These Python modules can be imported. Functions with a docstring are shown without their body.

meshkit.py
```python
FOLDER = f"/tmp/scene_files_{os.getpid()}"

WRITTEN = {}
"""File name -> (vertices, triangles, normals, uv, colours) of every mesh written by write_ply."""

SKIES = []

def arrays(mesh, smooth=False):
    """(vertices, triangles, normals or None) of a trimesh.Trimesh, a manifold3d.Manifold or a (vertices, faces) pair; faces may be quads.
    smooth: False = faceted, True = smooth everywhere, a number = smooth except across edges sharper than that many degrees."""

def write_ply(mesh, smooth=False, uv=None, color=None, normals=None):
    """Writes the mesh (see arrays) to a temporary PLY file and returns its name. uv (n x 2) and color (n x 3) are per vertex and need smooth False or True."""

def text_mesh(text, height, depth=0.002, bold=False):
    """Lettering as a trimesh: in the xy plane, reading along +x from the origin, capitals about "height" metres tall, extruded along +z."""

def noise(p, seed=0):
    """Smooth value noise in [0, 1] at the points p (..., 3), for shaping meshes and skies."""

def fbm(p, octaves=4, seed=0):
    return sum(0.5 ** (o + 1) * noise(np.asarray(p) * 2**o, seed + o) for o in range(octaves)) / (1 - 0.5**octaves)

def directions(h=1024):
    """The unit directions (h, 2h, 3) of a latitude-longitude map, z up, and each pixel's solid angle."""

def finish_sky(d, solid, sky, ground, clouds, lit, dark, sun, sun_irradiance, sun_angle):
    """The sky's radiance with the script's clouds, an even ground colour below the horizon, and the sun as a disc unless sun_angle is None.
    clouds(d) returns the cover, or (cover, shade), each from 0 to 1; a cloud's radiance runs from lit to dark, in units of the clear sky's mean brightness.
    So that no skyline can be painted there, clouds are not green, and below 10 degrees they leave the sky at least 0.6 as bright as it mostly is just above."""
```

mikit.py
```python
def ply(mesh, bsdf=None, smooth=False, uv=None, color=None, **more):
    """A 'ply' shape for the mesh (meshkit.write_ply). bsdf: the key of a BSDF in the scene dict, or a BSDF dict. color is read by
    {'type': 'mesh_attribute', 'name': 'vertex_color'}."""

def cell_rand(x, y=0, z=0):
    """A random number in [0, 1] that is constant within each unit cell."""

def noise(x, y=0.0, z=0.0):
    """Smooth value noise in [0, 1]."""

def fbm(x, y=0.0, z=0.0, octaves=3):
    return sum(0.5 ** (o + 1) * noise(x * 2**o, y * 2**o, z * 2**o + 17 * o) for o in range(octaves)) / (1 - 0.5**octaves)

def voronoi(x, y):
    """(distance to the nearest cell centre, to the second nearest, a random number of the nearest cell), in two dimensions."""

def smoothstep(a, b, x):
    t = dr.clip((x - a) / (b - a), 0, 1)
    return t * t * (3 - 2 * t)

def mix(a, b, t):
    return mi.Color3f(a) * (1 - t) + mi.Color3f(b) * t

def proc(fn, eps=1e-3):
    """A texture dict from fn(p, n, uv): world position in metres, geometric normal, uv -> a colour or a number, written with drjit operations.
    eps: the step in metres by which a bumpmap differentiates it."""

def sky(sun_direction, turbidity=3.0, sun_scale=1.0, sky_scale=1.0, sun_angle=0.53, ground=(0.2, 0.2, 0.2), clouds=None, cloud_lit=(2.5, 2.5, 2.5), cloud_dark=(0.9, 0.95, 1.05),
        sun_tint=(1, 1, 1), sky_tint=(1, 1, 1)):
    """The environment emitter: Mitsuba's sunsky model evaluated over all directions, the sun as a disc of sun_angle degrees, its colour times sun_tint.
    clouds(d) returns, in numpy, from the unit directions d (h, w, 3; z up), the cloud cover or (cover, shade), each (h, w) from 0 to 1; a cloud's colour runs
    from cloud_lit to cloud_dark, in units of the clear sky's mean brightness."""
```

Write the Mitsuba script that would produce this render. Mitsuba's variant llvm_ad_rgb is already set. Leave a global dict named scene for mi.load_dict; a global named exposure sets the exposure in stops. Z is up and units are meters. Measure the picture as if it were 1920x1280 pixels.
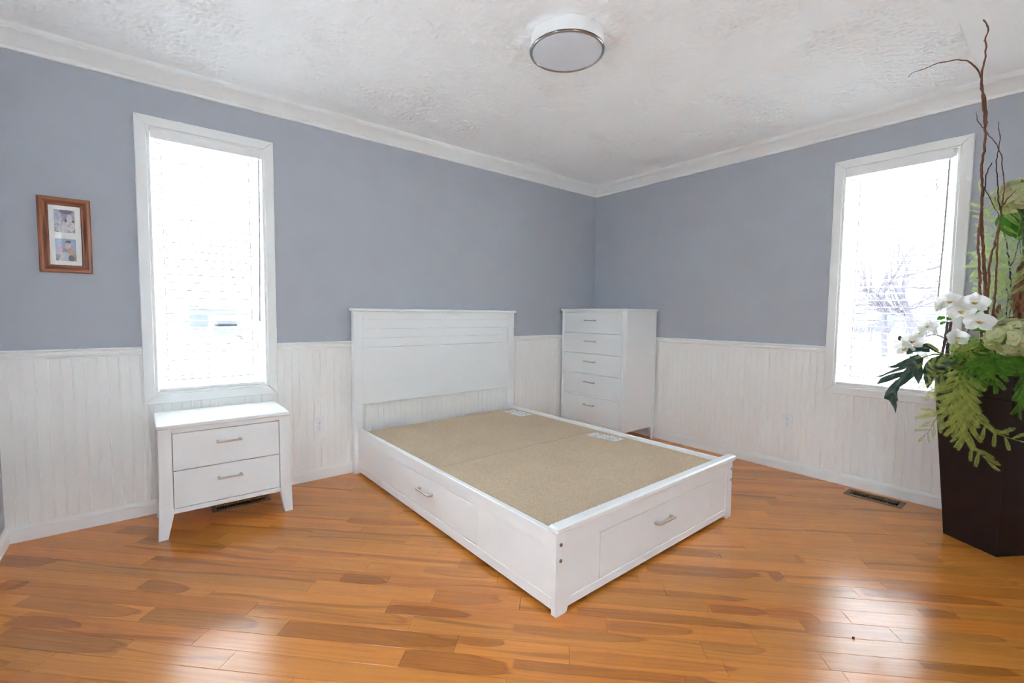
import math, random
import numpy as np, trimesh, shapely
from shapely.geometry import Polygon, LineString, box as sbox
import drjit as dr
import mitsuba as mi
import mikit
from mikit import proc, noise, fbm, cell_rand, smoothstep, mix

T = mi.ScalarTransform4f
scene, labels = {}, {}

# ---------------------------------------------------------------- camera
YAW, PITCH, ROLL = 0.678363, -0.0605433, 0.010361
EYE = np.array([-3.61856, -3.14594, 1.118534])
fwd = np.array([math.sin(YAW) * math.cos(PITCH), math.cos(YAW) * math.cos(PITCH), math.sin(PITCH)])
rgt = np.array([math.cos(YAW), -math.sin(YAW), 0.0])
upv = np.cross(rgt, fwd)
cam_up = -math.sin(ROLL) * rgt + math.cos(ROLL) * upv
scene['camera'] = {'type': 'perspective', 'fov': 2 * math.degrees(math.atan(960 / 854.642)), 'fov_axis': 'x', 'near_clip': 0.02, 'far_clip': 100000.0,
                   'to_world': T().look_at(origin=EYE.tolist(), target=(EYE + fwd).tolist(), up=cam_up.tolist())}

# ---------------------------------------------------------------- sky: even winter overcast, snow below the horizon
SKY = 1.0
scene['sky'] = mikit.sky((0.3, 0.5, 0.8), turbidity=4.0, sun_scale=0.0, sky_scale=SKY, ground=(0.004, 0.004, 0.004),
                         clouds=lambda d: (np.ones(d.shape[:2]), 0.25 + 0.25 * np.sin(3.1 * d[..., 0] + 1.7 * d[..., 1]) * np.sin(2.3 * d[..., 1] + 1)),
                         cloud_lit=(2.21, 2.49, 2.67), cloud_dark=(1.82, 2.04, 2.19))
exposure = 6.22

# ---------------------------------------------------------------- materials
def rgb(c): return {'type': 'rgb', 'value': list(map(float, c))}
def mat(name, color, rough=0.5, metallic=0.0, spec=0.5, two=True, **kw):
    b = {'type': 'principled', 'base_color': color if isinstance(color, dict) else rgb(color), 'roughness': rough, 'metallic': metallic, 'specular': spec, **kw}
    scene[name] = {'type': 'twosided', 'bsdf': b} if two else b
def bumped(name, inner, fn, scale=1.0, eps=1e-3):
    scene[name] = {'type': 'twosided', 'bsdf': {'type': 'bumpmap', 'nested': proc(fn, eps), 'scale': scale, 'bsdf': inner}}
def principled(color, rough, spec=0.5): return {'type': 'principled', 'base_color': color if isinstance(color, dict) else rgb(color), 'roughness': rough, 'specular': spec}

mat('m_ceiling', (0.855, 0.88, 0.885), 0.85, spec=0.2)

def wall_color(p, n, uv):
    g = fbm(p.x * 9 + p.y * 7, p.z * 9, 1.0, 2)
    return mix((0.420, 0.448, 0.488), (0.436, 0.463, 0.505), g)
def wall_bump(p, n, uv): return 0.0004 * fbm((p.x + p.y) * 160, p.z * 160, 0.0, 2)
bumped('m_wall', principled(proc(wall_color), 0.62, 0.35), wall_bump)
mat('m_trim', (0.825, 0.84, 0.825), 0.38)
mat('m_wainscot', (0.832, 0.832, 0.806), 0.42)
mat('m_vinyl', (0.80, 0.81, 0.83), 0.35)
mat('m_gasket', (0.10, 0.10, 0.11), 0.6)
mat('m_slat', (0.84, 0.84, 0.83), 0.4)
mat('m_cord', (0.70, 0.70, 0.68), 0.8)
mat('m_wand', (0.42, 0.43, 0.45), 0.3)
def lacquer_color(p, n, uv):
    return mix((0.795, 0.822, 0.822), (0.825, 0.85, 0.85), fbm(p.x * 5, p.y * 5, p.z * 5, 2))
def lacquer_bump(p, n, uv): return 0.00025 * noise(p.x * 300, p.y * 300, p.z * 300)
bumped('m_lacquer', principled(proc(lacquer_color), 0.36, 0.5), lacquer_bump)
mat('m_lacquer_plain', (0.80, 0.825, 0.825), 0.36)
mat('m_duct', (0.30, 0.30, 0.29), 0.5, 0.3)
mat('m_slot_shade', (0.09, 0.085, 0.08), 0.6)  # near-black colour stands in for the shade inside the outlet slots
mat('m_nickel', (0.56, 0.53, 0.49), 0.28, 1.0)
mat('m_chrome', (0.50, 0.49, 0.48), 0.16, 1.0)
mat('m_bolt', (0.36, 0.33, 0.30), 0.35, 1.0)
mat('m_outlet', (0.80, 0.81, 0.83), 0.35)
mat('m_shade', (0.80, 0.80, 0.79), 0.25, spec=0.5)
mat('m_diffuser', (0.64, 0.68, 0.73), 0.3, spec=0.5)
mat('m_vent_brown', (0.16, 0.115, 0.08), 0.42, 0.35)
scene['m_glass'] = {'type': 'thindielectric', 'int_ior': 1.5}

def particle_color(p, n, uv):
    f = noise(p.x * 430, p.y * 430, 0.0); g = noise(p.x * 210 + 3, p.y * 260, 5.0); h = fbm(p.x * 5, p.y * 5, 2.0, 2)
    c = mix((0.46, 0.355, 0.24), (0.615, 0.495, 0.355), smoothstep(0.1, 0.9, 0.6 * f + 0.4 * g))
    return c * (0.96 + 0.08 * h)
bumped('m_particle', principled(proc(particle_color), 0.8, 0.2), lambda p, n, uv: 0.0003 * noise(p.x * 400, p.y * 400, 1.0))
mat('m_board_edge', (0.20, 0.11, 0.06), 0.9)
def sticker_color(p, n, uv):
    a, b = uv.x, uv.y
    row = dr.floor(b * 9); txt = (cell_rand(dr.floor(a * 34), row, 3) > 0.42) & (dr.abs(b * 9 - row - 0.5) < 0.3) & (a > 0.06) & (a < 0.94)
    return dr.select(txt, mi.Color3f(0.30, 0.31, 0.33), mi.Color3f(0.80, 0.81, 0.82))
mat('m_sticker', proc(sticker_color), 0.5)

def frame_wood(p, n, uv):
    s = uv.x * 1.0; g = fbm(uv.x * 6, uv.y * 140, 0.0, 3)
    return mix((0.150, 0.042, 0.016), (0.36, 0.125, 0.048), smoothstep(0.25, 0.8, g))
mat('m_frame_wood', proc(frame_wood), 0.32)
mat('m_mat_board', (0.78, 0.775, 0.72), 0.8)
def blob(u, v, cx, cy, rx, ry):
    u, v = u + 0.10 * (fbm(u * 13, v * 13, cx * 9, 3) - 0.5), v + 0.10 * (fbm(u * 13 + 5, v * 13, cy * 9, 3) - 0.5)
    return dr.square((u - cx) / rx) + dr.square((v - cy) / ry) < 0.75 + 0.5 * noise(u * 26, v * 26, cx)
def photo_one(p, n, uv):
    u, v = uv.x, uv.y
    c = mix((0.20, 0.17, 0.22), (0.46, 0.41, 0.50), fbm(u * 5, v * 5, 0.0, 3))
    c = dr.select((v < 0.42) & (u < 0.38), mix((0.07, 0.06, 0.07), (0.55, 0.52, 0.5), noise(u * 26, v * 28, 1.0)), c)
    c = dr.select(blob(u, v, 0.74, 0.32, 0.22, 0.22), mix((0.5, 0.47, 0.47), (0.68, 0.65, 0.64), noise(u * 14, v * 14, 2.0)), c)
    c = dr.select(blob(u, v, 0.48, 0.18, 0.14, 0.3), mi.Color3f(0.60, 0.57, 0.60), c)
    c = dr.select(blob(u, v, 0.73, 0.64, 0.15, 0.17), mi.Color3f(0.62, 0.56, 0.56), c)
    c = dr.select(blob(u, v, 0.56, 0.55, 0.05, 0.05) | blob(u, v, 0.87, 0.53, 0.05, 0.04), mi.Color3f(0.03, 0.03, 0.04), c)
    c = dr.select(blob(u, v, 0.55, 0.92, 0.3, 0.12), mi.Color3f(0.14, 0.10, 0.15), c)
    return c * (0.72 + 0.5 * fbm(u * 16, v * 16, 6.0, 3))
def photo_two(p, n, uv):
    u, v = uv.x, uv.y
    c = mix((0.22, 0.27, 0.40), (0.36, 0.42, 0.54), fbm(u * 3, v * 3, 4.0, 2))
    c = dr.select(v < 0.3, mix((0.09, 0.05, 0.06), (0.44, 0.28, 0.24), noise(u * 9, v * 13, 1.0)), c)
    c = dr.select(blob(u, v, 0.3, 0.45, 0.17, 0.2), mi.Color3f(0.36, 0.17, 0.22), c)
    c = dr.select(blob(u, v, 0.7, 0.42, 0.2, 0.2), mi.Color3f(0.43, 0.26, 0.17), c)
    c = dr.select(blob(u, v, 0.48, 0.2, 0.22, 0.2), mi.Color3f(0.44, 0.47, 0.53), c)
    c = dr.select(blob(u, v, 0.6, 0.7, 0.14, 0.15), mi.Color3f(0.55, 0.42, 0.42), c)
    c = dr.select(blob(u, v, 0.62, 0.86, 0.13, 0.06) | blob(u, v, 0.75, 0.14, 0.13, 0.13), mi.Color3f(0.05, 0.04, 0.05), c)
    return c * (0.72 + 0.5 * fbm(u * 16, v * 16, 3.0, 3))
mat('m_photo_one', proc(photo_one), 0.35)
mat('m_photo_two', proc(photo_two), 0.35)

# floor: oiled maple strips laid at 45 degrees; s runs along the strips, t counts strips
FA = math.radians(45.477); FN = np.array([math.sin(FA), math.cos(FA)]); FE = np.array([FN[1], -FN[0]]); FT0, FW = 0.054858, 0.0817
STREAKS = [(-2.093,-41.43,0.252,0.42),(-1.965,-43.44,0.238,0.46),(-2.12,-42.58,0.138,0.3),(-1.589,-41.45,0.218,0.46),(-1.885,-39.56,0.108,0.38),(-2.659,-38.43,0.127,0.45),(-2.503,-40.44,0.055,0.4),(-2.109,-35.49,0.222,0.4),(-1.112,-37.63,0.101,0.35),(-0.654,-38.42,0.135,0.42),(-0.776,-39.69,0.166,0.28),(-1.11,-40.33,0.283,0.46),(-0.558,-41.18,0.085,0.25),(-0.954,-41.54,0.31,0.46),(-0.625,-42.54,0.175,0.45),(-0.724,-36.25,0.16,0.4),(-1.232,-31.35,0.204,0.35),(-1.418,-35.58,0.223,0.25),(0.104,-38.72,0.329,0.28),(-0.224,-40.2,0.232,0.3),(0.03,-39.5,0.152,0.3),(0.166,-36.84,0.278,0.25),(0.308,-32.62,0.131,0.4),(0.334,-34.51,0.249,0.42),(0.005,-41.5,0.262,0.25),(-0.132,-42.07,0.304,0.42),(0.29,-40.2,0.103,0.3),(0.38,-37.7,0.103,0.3),(0.806,-32.43,0.018,0.35),(1.191,-35.44,0.26,0.3),(1.477,-33.41,0.149,0.4),(1.133,-36.81,0.066,0.4),(1.123,-38.27,0.132,0.25),(1.019,-40.13,0.149,0.35),(1.407,-31.41,0.05,0.35),(0.633,-34.38,0.029,0.4),(0.573,-37.79,0.087,0.4)]
def floor_color(p, n, uv):
    s = p.x * FE[0] + p.y * FE[1]; t = (p.x * FN[0] + p.y * FN[1] - FT0) / FW
    r1, r2 = uv.x, uv.y
    row = dr.floor(t)
    wob = 0.30 * (fbm(s * 3.2, row * 3.7 + r1 * 9, 0.0, 2) - 0.5)
    grain = fbm(s * 5 + 31 * r1, (t + wob) * 14 + 50 * r2, 0.0, 3)
    fine = noise(s * 26, t * 60, 11 * r1)
    c = mix((0.800, 0.415, 0.092), (0.880, 0.495, 0.130), smoothstep(0.15, 0.85, grain))
    tone = 0.90 + 0.15 * r1
    c = c * tone
    c = mix(c, c * mi.Color3f(0.92, 0.80, 0.68), smoothstep(0.70, 0.95, r2) * 0.7)
    # heartwood: long brown streaks with a darker rim
    heart, rim = mi.Float(0), mi.Float(0)
    inner = fbm(s * 3 + 9 * r1, (t + wob) * 12, 8.0, 3) - 0.3
    rag = fbm(s * 7, t * 4, 2.0, 3) - 0.5
    for k, (cs, ct, hl, hw) in enumerate(STREAKS):
        x = (s - cs) / hl; inside = dr.select((dr.abs(row - math.floor(ct)) < 0.5) & (dr.abs(x) < 1.25), 1.0, 0.0)
        bend = 0.16 * dr.sin(1.9 * x + 1.7 * k) * hw
        y = dr.abs(t - ct + bend) / (hw * (1.08 - 0.25 * x * x))
        far = dr.maximum(0.5 * (x + 1), 0)
        ed = dr.square(far) * far + dr.square(dr.square(y)) * 0.45 + 0.3 * far * dr.square(y) + 0.55 * rag * (0.4 + far)
        hit = inside * smoothstep(1.02, 0.86, ed) * smoothstep(-1.03, -1.0, x)
        heart = dr.maximum(heart, hit * (0.66 + 0.30 * math.sin(3.3 * k)) * (0.80 + 0.5 * inner))
        rim = dr.maximum(rim, inside * smoothstep(1.08, 0.96, ed) * smoothstep(0.70, 0.95, ed) * smoothstep(-1.0, -0.9, x))
    v = t - row - 0.5
    on = cell_rand(row, r2 * 991, 7) > 0.62
    cen = (cell_rand(row, r1 * 613, 5) - 0.5) * 0.8
    wave = fbm(s * 2.1 + 17 * r2, row * 1.3, 1.0, 2)
    own = smoothstep(0.12, 0.0, dr.abs(v - cen - 0.8 * (wave - 0.5)) - 0.22 * (noise(s * 2.6 + 40 * r1, row, 3.0) - 0.35))
    heart = dr.maximum(heart, dr.select(on, own, 0.0) * 0.75)
    lines = fbm(s * 3 + 9 * r1, (t + wob) * 26, 5.0, 3)
    c = c * (1 - heart * (mi.Color3f(0.15, 0.25, 0.33) + mi.Color3f(0.16, 0.18, 0.18) * lines))
    c = c * (1 - rim * mi.Color3f(0.10, 0.18, 0.22))
    c = c * (0.965 + 0.07 * fine)
    return c
def floor_bump(p, n, uv):
    s = p.x * FE[0] + p.y * FE[1]; t = (p.x * FN[0] + p.y * FN[1] - FT0) / FW
    return 0.00016 * fbm(s * 5, t * 1.1, 40 * uv.x, 2) + 0.00003 * noise(s * 40, t * 16, 2.0)
scene['m_floor'] = {'type': 'bumpmap', 'nested': proc(floor_bump, 2e-3), 'scale': 1.0,
                    'bsdf': {'type': 'roughplastic', 'distribution': 'ggx', 'alpha': 0.035, 'int_ior': 1.5, 'nonlinear': True, 'diffuse_reflectance': proc(floor_color)}}
mat('m_subfloor', (0.03, 0.018, 0.01), 0.9)

def pot_color(p, n, uv):
    g = fbm(p.x * 14 + p.y * 11, p.z * 14, 0.0, 3)
    return mix((0.016, 0.0085, 0.008), (0.023, 0.0122, 0.0112), g)
mat('m_pot', proc(pot_color), 0.45, spec=0.2)
def bark_color(p, n, uv):
    g = fbm(p.x * 90, p.y * 90, p.z * 22, 3)
    return mix((0.075, 0.032, 0.016), (0.27, 0.135, 0.075), smoothstep(0.25, 0.75, g))
mat('m_bark', proc(bark_color), 0.8, spec=0.2)
def twig_color(p, n, uv): return mix((0.085, 0.030, 0.017), (0.22, 0.090, 0.048), fbm(p.x * 70, p.y * 70, p.z * 16, 2))
mat('m_twig', proc(twig_color), 0.6)
mat('m_twig_dark', (0.035, 0.022, 0.022), 0.6)
mat('m_stake', (0.085, 0.035, 0.055), 0.6)
mat('m_stem_green', (0.055, 0.10, 0.035), 0.5)
mat('m_moss', (0.03, 0.035, 0.015), 0.95, spec=0.1)
def leafmat(name, a, b, trans, rough=0.45, freq=60):
    fn = lambda p, n, uv: mix(a, b, fbm(p.x * freq, p.y * freq, p.z * freq, 2))
    scene[name] = {'type': 'principledthin', 'base_color': proc(fn), 'roughness': rough, 'diff_trans': trans, 'spec_trans': 0.0}
leafmat('m_fern_yellow', (0.34, 0.40, 0.075), (0.54, 0.57, 0.18), 0.6)
leafmat('m_fern_green', (0.085, 0.22, 0.025), (0.19, 0.38, 0.06), 0.5)
leafmat('m_fern_pale', (0.34, 0.44, 0.14), (0.55, 0.63, 0.29), 0.9)
leafmat('m_fern_wispy', (0.34, 0.40, 0.12), (0.46, 0.50, 0.20), 0.8)
leafmat('m_petal_white', (0.70, 0.70, 0.66), (0.82, 0.82, 0.79), 0.75, 0.6, 90)
leafmat('m_lip', (0.62, 0.46, 0.12), (0.74, 0.66, 0.36), 0.4, 0.5, 140)
leafmat('m_hyd_a', (0.50, 0.54, 0.27), (0.64, 0.66, 0.40), 0.5, 0.6, 70)
leafmat('m_hyd_b', (0.36, 0.44, 0.14), (0.50, 0.54, 0.24), 0.5, 0.6, 70)
leafmat('m_hyd_c', (0.50, 0.40, 0.26), (0.60, 0.53, 0.34), 0.5, 0.6, 70)
leafmat('m_leaf_broad', (0.045, 0.16, 0.018), (0.10, 0.26, 0.04), 0.5, 0.4, 25)
mat('m_leaf_dark', proc(lambda p, n, uv: mix((0.014, 0.040, 0.026), (0.030, 0.070, 0.044), fbm(p.x * 30, p.y * 30, p.z * 30, 2))), 0.28)

mat('m_snow', proc(lambda p, n, uv: mix((0.80, 0.82, 0.85), (0.87, 0.88, 0.90), fbm(p.x * 0.5, p.y * 0.5, 0.0, 3))), 0.9, spec=0.1)
mat('m_siding', (0.085, 0.088, 0.095), 0.8, spec=0.2)
mat('m_house_dark', (0.055, 0.060, 0.068), 0.6, spec=0.2)
mat('m_tree', (0.062, 0.056, 0.064), 0.9, spec=0.1)
mat('m_shrub', (0.066, 0.058, 0.066), 0.9, spec=0.1)

# ---------------------------------------------------------------- helpers
def numbered(key, taken):
    if key not in taken: return key
    i = 1
    while f'{key}_{i:03d}' in taken: i += 1
    return f'{key}_{i:03d}'
GROUPS = {'window_blind': 'window blinds', 'wall_outlet': 'wall outlets', 'floor_vent': 'floor vents', 'willow_branch': 'bare willow branches in the planter', 'purple_stick': 'sticks under the orchids', 'fern_frond': 'fern fronds in the planter', 'orchid_spray': 'white orchid sprays', 'hydrangea': 'hydrangea heads', 'lobed_leaf': 'dark lobed leaves', 'small_leaves': 'small leaf clusters', 'foliage_tuft': 'foliage tufts', 'house': 'houses outside', 'bare_tree': 'bare trees outside', 'bare_shrub': 'bare shrubs outside'}
def thing(name, label, category, group=None, kind=None):
    key = numbered(name, labels)
    group = group or GROUPS.get(name)
    labels[key] = {'label': label}
    if category: labels[key]['category'] = category
    if group: labels[key]['group'] = group
    if kind: labels[key]['kind'] = kind
    return key
def put(key, shape, label=None, kind=None):
    key = numbered(key, scene)
    scene[key] = shape
    if label or kind:
        labels.setdefault(key, {})
        if label: labels[key]['label'] = label
        if kind: labels[key]['kind'] = kind
    return key
def add(key, mesh, bsdf, smooth=False, label=None, kind=None, **kw):
    return put(key, mikit.ply(mesh, bsdf, smooth=smooth, **kw), label, kind)
def struct(name, mesh, bsdf, label, category, smooth=False, **kw):
    key = add(name, mesh, bsdf, smooth, **kw)
    labels[key] = {'label': label, 'category': category, 'kind': 'structure'}
    return key

def join(ms): return trimesh.util.concatenate(ms)
def moved(m, M):
    m = m.copy(); m.apply_transform(M); return m
def frame(o, x, y, z):
    M = np.eye(4); M[:3, 0], M[:3, 1], M[:3, 2], M[:3, 3] = x, y, z, o; return M
def rotz(a, o=(0, 0, 0)):
    c, s = math.cos(a), math.sin(a); return frame(o, (c, s, 0), (-s, c, 0), (0, 0, 1))
def cbox(x0, x1, y0, y1, z0, z1, r=0.0015):
    r = min(r, 0.45 * (x1 - x0), 0.45 * (y1 - y0), 0.45 * (z1 - z0))
    P = []
    for x in (0, 1):
        for y in (0, 1):
            for z in (0, 1):
                c = np.array([(x0, x1)[x], (y0, y1)[y], (z0, z1)[z]]); d = np.array([1 - 2 * x, 1 - 2 * y, 1 - 2 * z]) * r
                P += [c + d * (0, 1, 1), c + d * (1, 0, 1), c + d * (1, 1, 0)]
    return trimesh.convex.convex_hull(np.array(P))
def hull(P): return trimesh.convex.convex_hull(np.array(P, float))
def prism(poly, h0, h1, M=None):
    """polygon (list or shapely) in local xy, extruded along local z from h0 to h1"""
    poly = poly if hasattr(poly, 'exterior') else Polygon(poly)
    m = trimesh.creation.extrude_polygon(shapely.geometry.polygon.orient(poly), h1 - h0); m.apply_translation((0, 0, h0))
    return moved(m, M) if M is not None else m
def loft(rings, cap=True, closed=True):
    """rings: list of (k,3) loops with the same count"""
    R = np.array(rings); n, k = R.shape[:2]; f = []
    for i in range(n - 1):
        for j in range(k if closed else k - 1):
            a, b, c, d = i * k + j, i * k + (j + 1) % k, (i + 1) * k + (j + 1) % k, (i + 1) * k + j
            f += [[a, b, c], [a, c, d]]
    v = R.reshape(-1, 3)
    if cap and closed:
        v = np.vstack([v, R[0].mean(0), R[-1].mean(0)]); q = n * k
        for j in range(k):
            f += [[q, (j + 1) % k, j], [q + 1, (n - 1) * k + j, (n - 1) * k + (j + 1) % k]]
    m = trimesh.Trimesh(v, f, process=False)
    if closed and cap and m.volume < 0: m.invert()
    return m
def spline(P, n):
    P = np.array(P, float); Q = np.vstack([2 * P[0] - P[1], P, 2 * P[-1] - P[-2]]); out = []
    L = np.linalg.norm(np.diff(P, axis=0), axis=1); k = np.maximum(1, np.round(n * L / L.sum()).astype(int))
    for i in range(len(P) - 1):
        a, b, c, d = Q[i:i + 4]
        for t in np.linspace(0, 1, k[i], endpoint=False):
            out.append(0.5 * (2 * b + (c - a) * t + (2 * a - 5 * b + 4 * c - d) * t * t + (3 * b - a - 3 * c + d) * t ** 3))
    return np.array(out + [P[-1]])
def tube(P, r, k=8):
    P = np.array(P, float); n = len(P); r = np.broadcast_to(r, n) if np.ndim(r) < 2 else r
    t = np.gradient(P, axis=0); t /= np.linalg.norm(t, axis=1, keepdims=True) + 1e-12
    u = np.cross(t[0], (0, 0, 1) if abs(t[0][2]) < 0.9 else (1, 0, 0)); u /= np.linalg.norm(u); rings = []
    for i in range(n):
        u = u - t[i] * (u @ t[i]); u /= np.linalg.norm(u); w = np.cross(t[i], u)
        a = np.linspace(0, 2 * np.pi, k, endpoint=False)
        rings.append(P[i] + r[i] * (np.outer(np.cos(a), u) + np.outer(np.sin(a), w)))
    return loft(rings)
def lathe(prof, k=48, M=None):
    a = np.linspace(0, 2 * np.pi, k, endpoint=False)
    m = loft([np.stack([r * np.cos(a), r * np.sin(a), np.full(k, z)], 1) for r, z in prof])
    return moved(m, M) if M is not None else m
def run(profile, p0, p1, inward, m0=0.0, m1=0.0):
    """profile of (d, z) swept from p0 to p1 (xy); d goes towards 'inward'; m0, m1 = mitre: shift along the run per unit of d"""
    p0, p1, inward = map(np.array, (p0, p1, inward)); e = (p1 - p0) / np.linalg.norm(p1 - p0)
    rings = [[np.append(p + inward * d + e * s * d, z) for d, z in profile] for p, s in ((p0, m0), (p1, -m1))]
    k = len(profile); v = np.array(rings).reshape(-1, 3); f = []
    for j in range(k):
        a, b = j, (j + 1) % k; f += [[a, b, k + b], [a, k + b, k + a]]
    pv, pf = trimesh.creation.triangulate_polygon(shapely.geometry.polygon.orient(Polygon(profile)))
    idx = [int(np.argmin(np.sum((np.array(profile) - q) ** 2, 1))) for q in pv]
    for t in pf: f += [[idx[t[0]], idx[t[1]], idx[t[2]]], [k + idx[t[2]], k + idx[t[1]], k + idx[t[0]]]]
    m = trimesh.Trimesh(v, f, process=False)
    m.fix_normals()
    return m

# ---------------------------------------------------------------- room shell: corner at the origin, left wall y=0, right wall x=0
XW, YR, H, TH = -4.165, -4.8, 2.40, 0.17
WIN = (-3.583, -3.031, 0.657, 2.090)                 # left window opening: x0, x1, z0, z1
WA, WZ0, WZ1 = 0.552, 0.657, 2.090                    # both windows are the same size
RY0 = -2.128                                          # right window: y of the jamb nearest the corner
MX = frame((0, 0, 0), (1, 0, 0), (0, 0, 1), (0, -1, 0))      # local (x, z, depth) -> world, for the left wall
def wall(name, a0, a1, hole, M, label):
    p = sbox(a0, 0, a1, H + 0.1)
    if hole: p = p.difference(sbox(*hole))
    struct(name, prism(p, -TH, 0, M), 'm_wall', label, 'wall')
ML = frame((0, 0, 0), (1, 0, 0), (0, 0, 1), (0, -1, 0))
MR = frame((0, 0, 0), (0, -1, 0), (0, 0, 1), (-1, 0, 0))
wall('wall_left', XW - TH, TH, (WIN[0], WZ0, WIN[1], WZ1), ML, 'blue-grey wall with white wainscot behind the headboard and nightstand')
wall('wall_right', 0, -YR, (-RY0, WZ0, -RY0 + WA, WZ1), MR, 'blue-grey wall with white wainscot behind the chest of drawers and planter')
SY0, SY1, SZ0, SZ1 = -2.32, -1.95, 0.657, 2.090       # window added in the side wall for fill light, outside the frame
pw = sbox(YR, 0, 0, H + 0.1).difference(sbox(SY0, SZ0, SY1, SZ1))
struct('wall_side', prism(pw, 0, TH, frame((XW, 0, 0), (0, 1, 0), (0, 0, 1), (1, 0, 0)) @ np.diag([1, 1, -1, 1.0])), 'm_wall', 'side wall that meets the left wall at the edge of the photo', 'wall')
RX0, RX1 = -3.75, -3.05                                # window added in the rear wall for fill light, behind the camera
pw = sbox(XW - TH, 0, TH, H + 0.1).difference(sbox(RX0, SZ0, RX1, SZ1))
struct('wall_rear', prism(pw, 0, TH, frame((0, YR, 0), (1, 0, 0), (0, 0, 1), (0, -1, 0))), 'm_wall', 'wall behind the camera', 'wall')
# stippled ceiling: the part in view is a relief of short trowel ridges, the rest is flat
from scipy.ndimage import gaussian_filter
cst, cx0, cx1, cy0, cy1 = 0.0060, XW - .01, .01, -2.75, .01
nx, ny = int((cx1 - cx0) / cst), int((cy1 - cy0) / cst)
gr = np.random.default_rng(3); nz = lambda s: (lambda q: q / q.std())(gaussian_filter(gr.normal(size=(nx, ny)), s, mode='wrap'))
ridge = np.maximum(nz((.8, 1.7)), nz((1.7, .9))) + .4 * nz(.75)
patch = np.clip(.75 + .30 * nz(14), .3, 1.3)
X_, Y_ = np.meshgrid(np.linspace(cx0, cx1, nx), np.linspace(cy0, cy1, ny), indexing='ij')
edge = np.clip((np.minimum(np.minimum(-Y_, -X_), X_ - XW) - .075) / .10, 0, 1)
hgt = .0038 * np.clip(ridge - .35, -.3, 1.9) * patch * edge
q_ = (np.arange(nx - 1)[:, None] * ny + np.arange(ny - 1)[None]).reshape(-1)
relief = trimesh.Trimesh(np.stack([X_, Y_, H - hgt], -1).reshape(-1, 3), np.vstack([np.stack([q_, q_ + 1, q_ + ny], 1), np.stack([q_ + 1, q_ + ny + 1, q_ + ny], 1)]), process=False)
slab = join([cbox(XW - TH, TH, YR - TH, TH, H + .004, H + .12, 0), cbox(XW - TH, TH, YR - TH, cy0, H, H + .12, 0)])
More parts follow.
